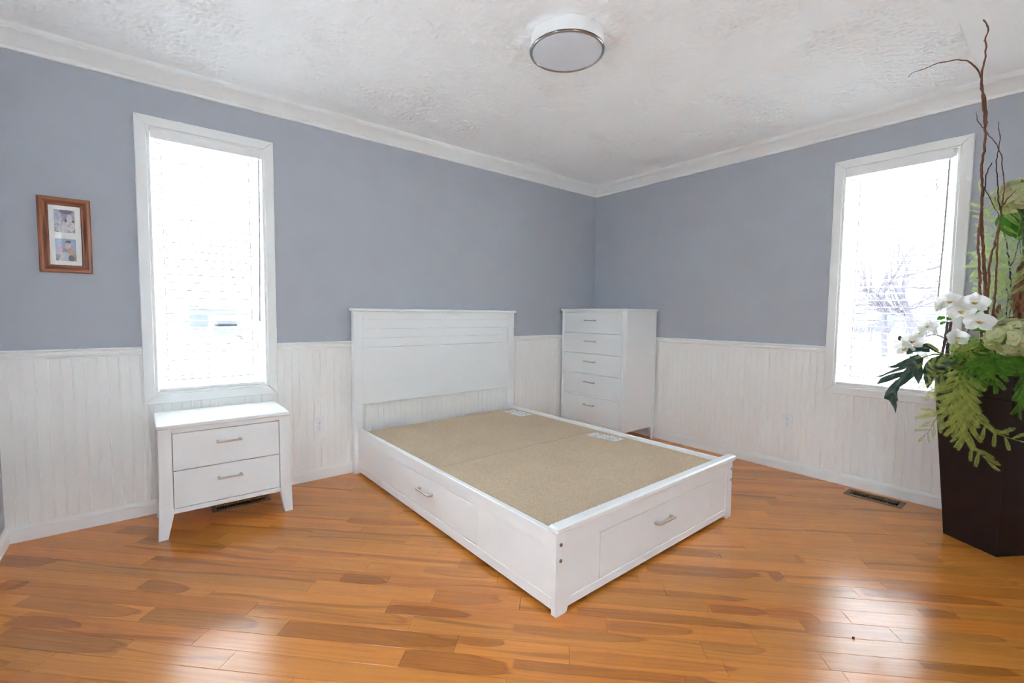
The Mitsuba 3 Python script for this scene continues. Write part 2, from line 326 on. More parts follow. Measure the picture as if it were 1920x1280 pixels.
struct('ceiling', slab, 'm_ceiling', 'white ceiling with stippled texture', 'ceiling')
add('ceiling__stippled_plaster', relief, 'm_ceiling', True)

DUCTS = [(-3.211 - .125, -3.211 + .125, -.132 - .038, -.132 + .038), (-.128 - .043, -.128 + .043, -2.408 - .122, -2.408 + .122)]
duct_holes = shapely.union_all([sbox(x0_, y0_, x1_, y1_) for x0_, x1_, y0_, y1_ in DUCTS])
# floor: a dark underlay and every strip of wood on it
struct('floor', prism(sbox(XW - TH, YR - TH, TH, TH).difference(duct_holes), -0.2, -0.011), 'm_subfloor', 'glossy honey-coloured hardwood floor laid diagonally', 'floor')
JOINTS = {-46:[-1.733],-45:[-2.023,-1.922],-44:[-1.729,-1.352],-43:[-2.246,-1.521,-0.8],-42:[-1.805,-1.267,-0.642,-0.262,0.232,0.594],-41:[-2.492,-1.446,-0.829,0.185,0.564],-40:[-1.981,-1.672,-0.945,-0.127],-39:[-2.548,-1.307,-0.792,-0.448,0.582,0.885,1.253],-38:[-2.781,-1.011,0.268,0.771],-37:[-1.472,-1.139,-0.558,1.197],-36:[-2.326,-1.876,-1.63,0.034,0.901,1.452],-35:[-2.523,-1.239,-0.861,0.66],-34:[-1.557,1.611],-33:[-1.317,0.444,0.806,1.08],-32:[-1.43,0.59,1.468,1.754],-31:[-1.25],-29:[0.983],-28:[1.411]}
rng = random.Random(7)
room_poly = sbox(XW + 0.004, YR + 0.004, -0.004, -0.004)
planks = []
for row in range(-80, 1):
    known = sorted(JOINTS.get(row, []))
    cuts, s = [-5.0 + rng.uniform(0, 0.8)], None
    pts = []
    if known:
        s = known[0]
        while s > -5: s -= rng.uniform(0.38, 1.05); pts.append(s)
        for a, b in zip(known, known[1:] + [None]):
            pts.append(a)
            s = a
            if b is not None:
                while b - s > 1.25: s += rng.uniform(0.5, 0.9); pts.append(s) if b - s > 0.25 else None
        s = known[-1]
        while s < 5: s += rng.uniform(0.38, 1.05); pts.append(s)
    else:
        s = -5.2 + rng.uniform(0, 0.7)
        while s < 5: pts.append(s); s += rng.uniform(0.3, 1.05)
    pts = sorted(pts)
    for a, b in zip(pts, pts[1:]):
        t0, t1 = FT0 + row * FW, FT0 + (row + 1) * FW
        g = 0.00035
        q = [FE * a_ + FN * t_ for a_, t_ in ((a + g, t0 + g), (b - g, t0 + g), (b - g, t1 - g), (a + g, t1 - g))]
        poly = Polygon(q).intersection(room_poly)
        if poly.is_empty or poly.area < 1e-4: continue
        planks.append((poly, rng.random(), rng.random(), rng.gauss(0, 0.0009), rng.gauss(0, 0.0004)))
def plank_mesh(poly, ta, tb):
    if poly.intersects(duct_holes):
        return join([prism(g, -.0105, 0.0) for g in getattr(poly.difference(duct_holes), 'geoms', [poly.difference(duct_holes)]) if g.area > 1e-6])
    poly = shapely.geometry.polygon.orient(poly)
    o = np.array(poly.exterior.coords)[:-1]; i_ = poly.buffer(-0.0007, join_style=2)
    i = np.array(shapely.geometry.polygon.orient(i_).exterior.coords)[:-1] if not i_.is_empty and i_.geom_type == 'Polygon' else o
    if len(i) != len(o): i = o + (o.mean(0) - o) * 0.01
    else: i = np.roll(i, -int(np.argmin(np.sum((i - o[0]) ** 2, 1))), 0)
    c = o.mean(0)
    def z(p, h): return np.c_[p, h + (p - c) @ FN * ta + (p - c) @ FE * tb]
    k = len(o); v = np.vstack([z(i, 0.0), z(o, -0.0007), np.c_[o, np.full(k, -0.0105)]]); f = [[0, j, j + 1] for j in range(1, k - 1)]
    for r in (0, 1):
        for j in range(k):
            a, b = r * k + j, r * k + (j + 1) % k
            f += [[a, a + k, b + k], [a, b + k, b]]
    return trimesh.Trimesh(v, f, process=False)
def seen(poly):
    c = np.append(np.array(poly.centroid.coords[0]), 0) - EYE; d = c @ fwd
    if d < 0.4: return 0.0
    x, y = 854.6 * (c @ rgt) / d, 854.6 * (c @ upv) / d
    return poly.area * 1.2 / d ** 3 if abs(x) < 1100 and abs(y) < 760 else 0.0
planks.sort(key=lambda q: -seen(q[0]))
for poly, r1, r2, ta, tb in planks[:300]:
    m = plank_mesh(poly, ta, tb); add('floor__plank', m, 'm_floor', uv=np.tile([r1, r2], (len(m.vertices), 1)))
ms = [(plank_mesh(q[0], q[3], q[4]), q[1], q[2]) for q in planks[300:]]
if ms:
    add('floor__remaining_plank_field', join([m for m, _, _ in ms]), 'm_floor', kind='stuff', uv=np.vstack([np.tile([a, b], (len(m.vertices), 1)) for m, a, b in ms]))

# beadboard wainscot: every board between two beads
def board(a0, a1, z0, z1, M):
    w = a1 - a0
    pr = [(0, 0), (0, .0066), (.0016, .008), (w - .0098, .008), (w - .0082, .0063), (w - .0062, .0080), (w - .0032, .0084), (w - .0014, .008), (w, .0066), (w, 0)] if w > 0.02 else [(0, 0), (0, .008), (w, .008), (w, 0)]
    rings = [[(a0 + a, z, d) for a, d in pr] for z in (z0, z1)]
    return moved(loft(rings), M)
Z0, Z1, CZ0 = 0.078, 0.874, 0.615
def wainscot(owner, first, pitch, a_end, win, M, outside=None):
    a = first
    while a < a_end:
        b = min(a + pitch, a_end); lo, hi = win[0] - 0.03, win[1] + 0.03
        if b > lo and a < hi:
            for x0, x1, zt in ((a, min(b, lo), Z1), (max(a, lo), min(b, hi), CZ0), (max(a, hi), b, Z1)):
                if x1 - x0 > 1e-4: add(owner + '__wainscot_board', board(x0, x1, Z0, zt, M), 'm_wainscot')
        else: add(owner + '__wainscot_board', board(max(a, 0.0) if M is MR else a, b, Z0, Z1, M), 'm_wainscot')
        a = b
MLs = frame((0, 0, 0), (1, 0, 0), (0, 0, 1), (0, -1, 0))
wainscot('wall_left', -4.165, 0.0439, 0.0, WIN[:2], MLs)
wainscot('wall_right', 0.0, 0.0442, -YR, (-RY0, -RY0 + WA), MR)

CASE = 0.052
RAIL = [(0, .872), (.009, .872), (.011, .880), (.017, .885), (.019, .893), (.012, .899), (.013, .906), (.021, .911), (.023, .916), (.020, .921), (0, .921)]
BASE = [(0, 0), (.015, 0), (.015, .054), (.0125, .056), (.0125, .0585), (.0145, .0605), (.0125, .066), (.010, .072), (.0095, .077), (.006, .081), (0, .081)]
CROWN = [(0, 2.304), (.013, 2.304), (.0145, 2.309), (.0145, 2.319), (.019, 2.321), (.019, 2.325), (.026, 2.334), (.037, 2.350), (.051, 2.364), (.062, 2.372), (.066, 2.373), (.066, 2.378), (.072, 2.384), (.075, 2.392), (.075, 2.402), (0, 2.402)]
IL, IR = (0, -1), (-1, 0)
x0, x1 = WIN[0] - CASE, WIN[1] + CASE
y0, y1 = RY0 + CASE, RY0 - WA - CASE
struct('trim_1', run(RAIL, (XW, 0), (x0, 0), IL, 1, 0), 'm_trim', 'white chair rail left of the left window', 'chair rail', smooth=25)
struct('trim_2', run(RAIL, (x1, 0), (0, 0), IL, 0, 1), 'm_trim', 'white chair rail between the left window and the corner', 'chair rail', smooth=25)
struct('trim_3', run(RAIL, (0, 0), (0, y0), IR, 1, 0), 'm_trim', 'white chair rail between the corner and the right window', 'chair rail', smooth=25)
struct('trim_4', run(RAIL, (0, y1), (0, YR), IR, 0, 1), 'm_trim', 'white chair rail right of the right window', 'chair rail', smooth=25)
struct('trim_5', run(CROWN, (XW, 0), (0, 0), IL, 1, 1), 'm_trim', 'white crown moulding along the top of the left wall', 'crown moulding', smooth=25)
struct('trim_6', run(CROWN, (0, 0), (0, YR), IR, 1, 1), 'm_trim', 'white crown moulding along the top of the right wall', 'crown moulding', smooth=25)
struct('trim_7', run(CROWN, (XW, YR), (XW, 0), (1, 0), 1, 1), 'm_trim', 'white crown moulding along the top of the side wall', 'crown moulding', smooth=25)
struct('baseboard_left', run(BASE, (XW, 0), (0, 0), IL, 1, 1), 'm_trim', 'white grooved baseboard under the left wall', 'baseboard', smooth=25)
struct('baseboard_right', run(BASE, (0, 0), (0, YR), IR, 1, 1), 'm_trim', 'white grooved baseboard under the right wall', 'baseboard', smooth=25)
struct('baseboard_side', run(BASE, (XW, YR), (XW, 0), (1, 0), 1, 1), 'm_trim', 'short end of white baseboard at the left edge of the photo', 'baseboard', smooth=25)

# ---------------------------------------------------------------- windows and blinds; local axes: a along the wall, d outwards, z up
def window(name, M, label, blind_label, valance_cut, wand_a, wand_len, pull):
    labels[name] = {'label': label, 'category': 'window', 'kind': 'structure'}
    W = WA; z0, z1 = WZ0, WZ1
    def B(a0, a1, d0, d1, za, zb, r=0.002): return moved(cbox(a0, a1, d0, d1, za, zb, r), M)
    def casing(pts, horizontal):   # mitred board with an eased profile
        P = Polygon(pts); inner = P.buffer(-0.004, join_style=2)
        o = np.array(shapely.geometry.polygon.orient(P).exterior.coords)[:-1]; i = np.array(shapely.geometry.polygon.orient(inner).exterior.coords)[:-1]
        i = np.roll(i, -int(np.argmin(np.sum((i - o[0]) ** 2, 1))), 0)
        return moved(loft([[(x, d, z) for x, z in ring] for ring, d in ((o, 0.0), (o, -0.0145), (i, -0.018))]), M)
    c, e = CASE, 0.0003
    add(name + '__casing', casing([(-c, z0 - c + e), (0, z0 + e), (0, z1 - e), (-c, z1 + c - e)], 0), 'm_trim')
    add(name + '__casing', casing([(W, z0 + e), (W + c, z0 - c + e), (W + c, z1 + c - e), (W, z1 - e)], 0), 'm_trim')
    add(name + '__casing', casing([(-c + e, z1 + c), (e, z1), (W - e, z1), (W + c - e, z1 + c)], 1), 'm_trim')
    add(name + '__casing', casing([(-c + e, z0 - c), (W + c - e, z0 - c), (W - e, z0), (e, z0)], 1), 'm_trim')
    add(name + '__jamb', join([B(0, .012, -.010, .13, z0, z1), B(W - .012, W, -.010, .13, z0, z1), B(.012, W - .012, -.010, .13, z1 - .010, z1), B(.012, W - .012, -.010, .13, z0, z0 + .012)]), 'm_trim')
    f0, f1 = 0.012, 0.034
    def ring(a, b, d0, d1): return join([B(a, b, d0, d1, z0 + a, z1 - a), B(W - b, W - a, d0, d1, z0 + a, z1 - a), B(b, W - b, d0, d1, z1 - b, z1 - a), B(b, W - b, d0, d1, z0 + a, z0 + b)])
    add(name + '__frame', ring(f0, f1, .085, .160), 'm_vinyl')
    add(name + '__sash', ring(f1 + .002, .060, .098, .142), 'm_vinyl')
    add(name + '__gasket', ring(.060, .0635, .108, .132), 'm_gasket', label='dark glazing gasket')
    add(name + '__pane', moved(trimesh.Trimesh([(.062, .120, z0 + .062), (W - .062, .120, z0 + .062), (W - .062, .120, z1 - .062), (.062, .120, z1 - .062)], [[0, 1, 2], [0, 2, 3]], process=False), M), 'm_glass', label='clear glass pane')
    lock = join([B(W - .056, W - .040, .086, .098, z0 + .235, z0 + .275), B(W - .068, W - .044, .080, .088, z0 + .248, z0 + .262)])
    add(name + '__lock_lever', lock, 'm_outlet', label='lock lever')
    ck = join([B(W * .50, W * .62, .072, .086, z0 + .034, z0 + .046), moved(trimesh.creation.cylinder(.010, .03, sections=12), M @ frame((W * .54, .078, z0 + .058), (1, 0, 0), (0, 1, 0), (0, 0, 1)))])
    add(name + '__crank', ck, 'm_vinyl', label='folded crank handle')
    # blind
    b = thing('window_blind', blind_label, 'blind')
    lo, hi = 0.0135, W - 0.0135
    add(b + '__valance', B(lo, hi - valance_cut, -.012, -.004, 2.031, 2.0795, .002), 'm_slat', label='flat valance')
    add(b + '__head_rail', B(lo + .004, hi - .004, .000, .048, 2.040, 2.0795), 'm_slat')
    slat = cbox(0, hi - lo - .004, 0, .0480, -.0020, .0020, .0009)
    k, z, zs = 0, 2.012, []
    sp = mikit.ply(slat, 'm_slat')
    while z > z0 + 0.062:
        zs.append(z); tilt = math.radians(1.0 + 0.8 * math.sin(k * 2.3))
        c_, s_ = math.cos(tilt), math.sin(tilt)
        L = M @ frame((lo + .002, .001, z), (1, 0, 0), (0, c_, s_), (0, -s_, c_))
        put(b + '__slat', {**sp, 'to_world': T(L)})
        z -= 0.0434; k += 1
    zb = z0 + 0.013
    add(b + '__bottom_rail', B(lo + .002, hi - .002, .000, .048, zb, zb + .017, .003), 'm_slat')
    for a in (.150, .400):
        cords = []
        for d in (-.0006, .0506):
            cords.append(tube([(a, d, zb + .01), (a, d, 1.35), (a, d, 2.04)], 0.0007, 5))
        cords.append(tube([(a + .004, .025, zb + .01), (a + .004, .025, 2.04)], 0.0006, 5))
        for q in zs: cords.append(tube([(a, 0, q - .0022), (a, .05, q - .0022)], 0.0005, 4))
        add(b + '__ladder_cord', moved(join(cords), M), 'm_cord')
    wd = join([tube([(wand_a, -.014, 2.02), (wand_a - .004, -.015, 1.6), (wand_a - .012, -.014, 2.02 - wand_len)], 0.0042, 8), tube([(wand_a, -.006, 2.045), (wand_a, -.014, 2.018)], .0025, 6),
               tube([(wand_a - .012, -.014, 2.022 - wand_len), (wand_a - .0125, -.014, 1.990 - wand_len)], .0058, 8)])
    add(b + '__tilt_wand', moved(wd, M), 'm_wand', smooth=40, label='grey tilt wand')
    if pull:
        pc = join([tube([(pull, -.008, 2.03), (pull + .004, -.012, 1.92), (pull - .006, -.012, 1.80), (pull + .001, -.012, 1.65)], .0009, 5), tube([(pull, -.012, 1.905), (pull + .006, -.012, 1.88), (pull + .003, -.012, 1.86)], .003, 6)])
        add(b + '__pull_cord', moved(pc, M), 'm_cord')
window('window_1', frame((WIN[0], 0, 0), (1, 0, 0), (0, 1, 0), (0, 0, 1)), 'tall casement window in white casing on the left wall above the nightstand', 'white slatted blind hanging in the left window above the nightstand', 0.0, .524, .93, None)
window('window_2', frame((0, RY0, 0), (0, -1, 0), (1, 0, 0), (0, 0, 1)), 'tall casement window in white casing on the right wall beside the planter', 'white slatted blind hanging in the right window beside the planter', .016, .508, .79, .455)

def plain_window(name, label, a0, a1, M):  # unseen windows, added to bring fill light into the room
    labels[name] = {'label': label, 'category': 'window', 'kind': 'structure'}
    def rg(p, q, d0, d1): return moved(join([cbox(a0 + p, a0 + q, d0, d1, SZ0 + p, SZ1 - p), cbox(a1 - q, a1 - p, d0, d1, SZ0 + p, SZ1 - p), cbox(a0 + q, a1 - q, d0, d1, SZ0 + p, SZ0 + q), cbox(a0 + q, a1 - q, d0, d1, SZ1 - q, SZ1 - p)]), M)
    add(name + '__casing', rg(-.052, 0, -.018, 0), 'm_trim')
    add(name + '__frame', rg(0, .05, .07, .14), 'm_vinyl')
    add(name + '__pane', moved(trimesh.Trimesh([(a0 + .05, .1, SZ0 + .05), (a1 - .05, .1, SZ0 + .05), (a1 - .05, .1, SZ1 - .05), (a0 + .05, .1, SZ1 - .05)], [[0, 1, 2], [0, 2, 3]], process=False), M), 'm_glass')
plain_window('window_3', 'unseen window added for fill light in the side wall left of the camera', SY0, SY1, frame((XW, 0, 0), (0, 1, 0), (-1, 0, 0), (0, 0, 1)))
plain_window('window_4', 'unseen window added for fill light in the wall behind the camera', -RX1, -RX0, frame((0, YR, 0), (-1, 0, 0), (0, -1, 0), (0, 0, 1)))

# ---------------------------------------------------------------- drawer handles: a bar on two short posts, along local x, out along -y
def handle(c, length, M, r=0.0042, out=0.024):
    x0, x1 = c[0] - length / 2, c[0] + length / 2; y, z = c[1], c[2]
    bar = cbox(x0, x1, y - out - 2 * r, y - out + .002, z - r, z + r, .0012)
    posts = [cbox(x - .0065, x + .0065, y - out, y, z - .0065, z + .0065, .002) for x in (x0 + .007, x1 - .007)]
    return moved(join([bar] + posts), M)
I4 = np.eye(4)

# ---------------------------------------------------------------- nightstand under the left window
n = thing('nightstand', 'white two-drawer nightstand with splayed feet under the left window', 'nightstand')
add(n + '__top', cbox(-3.596, -3.005, -.430, -.036, .546, .565, .004), 'm_lacquer')
def leg_profile(xo_t, xo_b, xi, xi_b, zt): return [(xo_b, 0), (xo_t - (xo_t - xo_b) * .45, .16), (xo_t, .34), (xo_t, zt), (xi, zt), (xi, .118), (xi_b, 0)]
for ya, yb in ((-.413, -.377), (-.085, -.049)):
    MY = frame((0, yb, 0), (1, 0, 0), (0, 0, 1), (0, -1, 0))
    for pr in (leg_profile(-3.5865, -3.5978, -3.5345, -3.5595, .546), leg_profile(-3.0045, -2.9962, -3.0575, -3.0362, .546)):
        add(n + '__leg', prism(pr, 0, yb - ya, MY), 'm_lacquer')
add(n + '__side_panel', cbox(-3.580, -3.566, -.377, -.085, .118, .546, .001), 'm_lacquer')
add(n + '__side_panel', cbox(-3.025, -3.011, -.377, -.085, .118, .546, .001), 'm_lacquer')
add(n + '__back_panel', cbox(-3.5345, -3.0575, -.062, -.055, .118, .546, .001), 'm_lacquer_plain')
add(n + '__top_rail', cbox(-3.5345, -3.0575, -.412, -.380, .5195, .546, .001), 'm_lacquer')
add(n + '__apron', cbox(-3.5345, -3.0575, -.412, -.380, .1195, .1430, .0015), 'm_lacquer')
add(n + '__bottom_panel', cbox(-3.566, -3.025, -.390, -.062, .1200, .130, .001), 'm_lacquer_plain')
for za, zb, hz in ((.3335, .5165, .4515), (.1460, .3300, .2628)):
    d = add(n + '__drawer', cbox(-3.5320, -3.0600, -.4115, -.398, za, zb, .0012), 'm_lacquer')
    add(d + '__handle', handle((-3.2955, -.4115, hz), .113, I4), 'm_nickel', label='brushed metal bar handle')

# ---------------------------------------------------------------- chest of drawers in the corner, its front facing the bed (-x)
ch = thing('chest_of_drawers', 'tall white five-drawer chest standing in the corner between the walls', 'chest of drawers')
XF, XB, YA, YB = -.494, -.032, -.768, -.034
MC = frame((XF, 0, 0), (0, -1, 0), (1, 0, 0), (0, 0, 1))     # local x runs towards the camera side, local y into the chest
wL, wR = -YB, -YA
add(ch + '__top', moved(cbox(wL - .008, wR + .008, -.013, XB - XF + .006, 1.152, 1.172, .005), MC), 'm_lacquer')
def octo(x0, x1, y0, y1, r): return [(x0 + r, y0), (x1 - r, y0), (x1, y0 + r), (x1, y1 - r), (x1 - r, y1), (x0 + r, y1), (x0, y1 - r), (x0, y0 + r)]
def post(a0, a1, d0, d1, taper):      # corner post that tapers below the case
    r = .012
    rings = []
    for z, t in ((0, 1), (.112, 0), (1.152, 0)):
        u0, u1 = (a0 + (.018 * t if taper > 0 else 0), a1 - (.018 * t if taper < 0 else 0)); q0, q1 = d0 + .004 * 0, d1 - .012 * t
        if taper > 0: u0, u1 = a0 + .016 * t, a1
        rings.append([(x, y, z) for x, y in octo(u0, u1, q0, q1, .0035)])
    return moved(loft(rings), MC)
D = XB - XF
add(ch + '__leg', post(wL, wL + .026, 0, .040, -1), 'm_lacquer')
add(ch + '__leg', post(wR - .030, wR, 0, .040, 1), 'm_lacquer')
add(ch + '__leg', post(wL, wL + .026, D - .040, D, -1), 'm_lacquer')
add(ch + '__leg', post(wR - .030, wR, D - .040, D, 1), 'm_lacquer')
add(ch + '__side_panel', moved(cbox(wR - .020, wR - .0015, .040, D - .040, .112, 1.152, .001), MC), 'm_lacquer')
add(ch + '__side_panel', moved(cbox(wL + .0015, wL + .020, .040, D - .040, .112, 1.152, .001), MC), 'm_lacquer')
add(ch + '__back_panel', moved(cbox(wL + .02, wR - .02, D - .012, D - .004, .112, 1.152, .001), MC), 'm_lacquer_plain')
add(ch + '__bottom_panel', moved(cbox(wL + .02, wR - .02, .03, D - .012, .114, .126, .001), MC), 'm_lacquer_plain')
add(ch + '__top_rail', moved(cbox(wL + .026, wR - .030, .001, .03, 1.1365, 1.152, .001), MC), 'm_lacquer')
add(ch + '__middle_rail', moved(cbox(wL + .026, wR - .030, .001, .03, .3745, .3915, .001), MC), 'm_lacquer')
add(ch + '__bottom_rail', moved(cbox(wL + .026, wR - .030, .001, .03, .112, .1375, .001), MC), 'm_lacquer')
for za, zb, hz in ((.9525, 1.1345, 1.066), (.7675, .9500, .879), (.5815, .7650, .694), (.3935, .5790, .508), (.1395, .3725, .299)):
    d = add(ch + '__drawer', moved(cbox(wL + .0282, wR - .0322, .0015, .016, za, zb, .0012), MC), 'm_lacquer')
    add(d + '__handle', handle((.397, .0015, hz), .124, MC), 'm_nickel', label='brushed metal bar handle')

# ---------------------------------------------------------------- bed: local u along the foot, v towards the headboard
bed = thing('bed', 'white double bed frame with storage drawers, panelled headboard and bare particleboard base', 'bed')
BM = rotz(math.radians(0.7), (-2.474, -1.995, 0))
def bb(u0, u1, v0, v1, z0, z1, r=.0015): return moved(cbox(u0, u1, v0, v1, z0, z1, r), BM)
UW, VH = 1.386, 1.930
# headboard
hb = add(bed + '__headboard', bb(.040, 1.335, VH + .014, VH + .034, .477, .8735, .002), 'm_lacquer')
add(hb + '__post', bb(-.0214, .0405, VH, VH + .040, 0, 1.125, .002), 'm_lacquer')
add(hb + '__post', bb(1.3345, 1.3985, VH, VH + .040, 0, 1.125, .002), 'm_lacquer')
add(hb + '__cap', bb(-.036, 1.413, VH - .014, VH + .046, 1.125, 1.146, .006), 'm_lacquer')
for za, zb in ((1.0685, 1.125), (1.0045, 1.0675), (.9400, 1.0030), (.8750, .9385)):
    P = [(VH + .0135, za), (VH + .034, za), (VH + .034, zb), (VH + .0195, zb), (VH + .0195, zb - .004)]
    if zb > 1.12: P = [(VH + .016, za), (VH + .034, za), (VH + .034, zb), (VH + .0185, zb), (VH + .0185, zb - .004)]
    MS = BM @ frame((.040, 0, 0), (0, 1, 0), (0, 0, 1), (1, 0, 0))
    add(hb + '__slat', prism(P, 0, 1.295, MS), 'm_lacquer')
# footboard: posts, rails, recessed panel with a drawer
fb = add(bed + '__footboard', prism(sbox(.066, .0535, 1.320, .251).difference(sbox(.2522, .0555, 1.1470, .2490)), -.020, -.0035, BM @ frame((0, 0, 0), (1, 0, 0), (0, 0, 1), (0, -1, 0))), 'm_lacquer')
def foot_post(u0, u1, inner):
    P = [(u0, .0), (u1, .0), (u1, .318), (u0, .318)]
    P = [(u0, .318), (u0, 0.004), (u0 + .004, 0), (u1 - .007, 0), (u1, .020), (u1, .318)] if inner > 0 else [(u1, .318), (u1, .004), (u1 - .004, 0), (u0 + .007, 0), (u0, .020), (u0, .318)]
    return prism(P, -.022, 0, BM @ frame((0, 0, 0), (1, 0, 0), (0, 0, 1), (0, -1, 0)))
add(fb + '__post', foot_post(0, .0675, 1), 'm_lacquer'); add(fb + '__post', foot_post(1.3185, UW, -1), 'm_lacquer')
add(fb + '__top_rail', bb(.0675, 1.3185, .001, .022, .2500, .318, .0012), 'm_lacquer')
add(fb + '__bottom_rail', bb(.0675, 1.3185, .001, .022, .018, .0545, .0025), 'm_lacquer')
add(fb + '__cap', bb(-.010, 1.399, -.014, .034, .318, .347, .007), 'm_lacquer')
for u in (.0240, 1.370):
    for z in (.272, .211):
        bl = join([moved(trimesh.creation.cylinder(.0068, .004, sections=16), BM @ frame((u, -.001, z), (1, 0, 0), (0, 0, 1), (0, -1, 0)))])
        add(fb + '__bolt', bl, 'm_bolt', label='dark metal hex bolt')
fd = add(bed + '__drawer', bb(.2548, 1.1446, .0030, .0200, .0580, .2464, .0006), 'm_lacquer')
add(fd + '__handle', handle((.700, .0030, .1765), .136, BM), 'm_nickel', label='brushed metal bar handle')
# side rails
for side in (0, 1):
    MU = BM if side == 0 else BM @ np.diag([-1, 1, 1, 1.0]) @ frame((-1.383, 0, 0), (1, 0, 0), (0, 1, 0), (0, 0, 1))
    def sb(u0, u1, v0, v1, z0, z1, r=.0015):
        m = moved(cbox(u0, u1, v0, v1, z0, z1, r), MU)
        if m.volume < 0: m.invert()
        return m
    mo = prism(sbox(.020, .0600, VH, .2560).difference(sbox(.5040, .0690, 1.4030, .2500)), .0035, .020, frame((0, 0, 0), (0, 1, 0), (0, 0, 1), (1, 0, 0)))
    mo = moved(mo, MU)
    if mo.volume < 0: mo.invert()
    sr = add(bed + '__side_rail', mo, 'm_lacquer')
    add(sr + '__top_board', sb(.0015, .028, .020, VH, .2520, .318, .004), 'm_lacquer')
    add(sr + '__bottom_board', sb(.0015, .022, .022, VH, .020, .0670, .0025), 'm_lacquer')
    sd = add(bed + '__drawer', sb(.0030, .0200, .5066, 1.4004, .0718, .2470, .0008), 'm_lacquer')
    hm = BM @ frame((0.0030, 0, 0), (0, 1, 0), (1, 0, 0), (0, 0, 1)) if side == 0 else BM @ frame((1.380, 0, 0), (0, 1, 0), (-1, 0, 0), (0, 0, 1))
    h = handle((.966, 0, .1765), .138, hm)
    if h.volume < 0: h.invert()
    add(sd + '__handle', h, 'm_nickel', label='brushed metal bar handle')
# base boards with their stickers
for va, vb in ((.026, .9390), (.9432, 1.888)):
    bs = add(bed + '__base_board', bb(.028, 1.355, va, vb, .280, .2985, .0008), 'm_particle', label='speckled tan particleboard panel')
    if va > .5: pieces = [((1.205, 1.328), (1.715, 1.830)), ((1.200, 1.322), (1.600, 1.708))]
    else: pieces = [((1.198, 1.298), (.795, .905)), ((1.212, 1.322), (.680, .788))]
    for (ua, ub), (wa, wb) in pieces:
        v = np.array([(ua, wa, .2993), (ub, wa, .2993), (ub, wb, .2993), (ua, wb, .2993), (ua, wa, .2985), (ub, wa, .2985), (ub, wb, .2985), (ua, wb, .2985)])
        f = [[0, 1, 2], [0, 2, 3], [0, 4, 5], [0, 5, 1], [1, 5, 6], [1, 6, 2], [2, 6, 7], [2, 7, 3], [3, 7, 4], [3, 4, 0]]
        add(bs + '__sticker', moved(trimesh.Trimesh(v, f, process=False), BM), 'm_sticker', uv=np.array([(0, 0), (0, 1), (1, 1), (1, 0)] * 2, float), label='white printed paper sticker')
add(bed + '__base_support', bb(.10, 1.28, .30, 1.60, .255, .280, .001), 'm_board_edge', label='dark support under the boards')
add(bed + '__screw', moved(trimesh.creation.cylinder(.0045, .0012, sections=10), BM @ frame((1.305, .497, .2987), (1, 0, 0), (0, 1, 0), (0, 0, 1))), 'm_bolt', label='small dark disc standing in for a screw hole')  # no hole is cut; a dark disc gives the shade of one

# ---------------------------------------------------------------- ceiling light
cl = thing('ceiling_light', 'round white flush-mount ceiling light with a chrome ring', 'ceiling light')
CM = frame((-2.0592, -1.594, 0), (1, 0, 0), (0, 1, 0), (0, 0, 1))
add(cl + '__shade', lathe([(.150, 2.4003), (.160, 2.4000), (.1655, 2.394), (.167, 2.385), (.168, 2.345), (.166, 2.334), (.160, 2.331)], 64, CM), 'm_shade', smooth=35)
ringp = [(.1655 + .0075 * math.cos(a), 2.3285 + .0065 * math.sin(a)) for a in np.linspace(0, 2 * math.pi, 13)]
add(cl + '__ring', lathe(ringp, 64, CM), 'm_chrome', smooth=True, label='polished chrome ring')
add(cl + '__diffuser', lathe([(.1605, 2.333), (.1600, 2.3255), (.150, 2.3225), (.11, 2.3195), (.06, 2.3180), (.002, 2.3175)], 64, CM), 'm_diffuser', smooth=True, label='frosted bottom glass')

# ---------------------------------------------------------------- picture frame on the left wall
pf = thing('framed_picture', 'reddish wooden picture frame with two small photographs left of the left window', 'picture frame')
fx0, fx1, fz0, fz1, fw = -4.003, -3.815, 1.2975, 1.6595, .0375
def frame_side(p0, p1, inward):
    p0, p1, inward = map(np.array, (p0, p1, inward)); e = (p1 - p0) / np.linalg.norm(p1 - p0)
    pr = [(0, 0), (0, .016), (.003, .019), (.012, .0195), (.017, .0165), (.0195, .0155), (.028, .013), (.033, .0135), (.0365, .011), (.0375, .008), (.0375, 0)]
    rings = [[np.array([(p + inward * w + e * s * w)[0], -d, (p + inward * w + e * s * w)[1]]) for w, d in pr] for p, s in ((p0, 1), (p1, -1))]
    m = loft(rings); L = np.linalg.norm(p1 - p0); k = len(pr)
    uv = np.array([(r * L, w) for r in (0, 1) for w, _ in pr] + [(0, 0), (L, 0)])
    return m, uv
for a, b, i in (((fx0, fz0), (fx0, fz1), (1, 0)), ((fx1, fz1), (fx1, fz0), (-1, 0)), ((fx0, fz1), (fx1, fz1), (0, -1)), ((fx1, fz0), (fx0, fz0), (0, 1))):
    m, uv = frame_side(a, b, i); add(pf + '__side', m, 'm_frame_wood', uv=uv)
add(pf + '__backing', cbox(fx0 + .005, fx1 - .005, -.003, -.0005, fz0 + .005, fz1 - .005, .0002), 'm_board_edge')
mat_ = sbox(fx0 + .035, fz0 + .035, fx1 - .035, fz1 - .035).difference(sbox(-3.9465, 1.4930, -3.8730, 1.6025)).difference(sbox(-3.9465, 1.3555, -3.8730, 1.4628))
add(pf + '__mat', prism(mat_, .0045, .0062, ML), 'm_mat_board', label='cream cardboard mat')
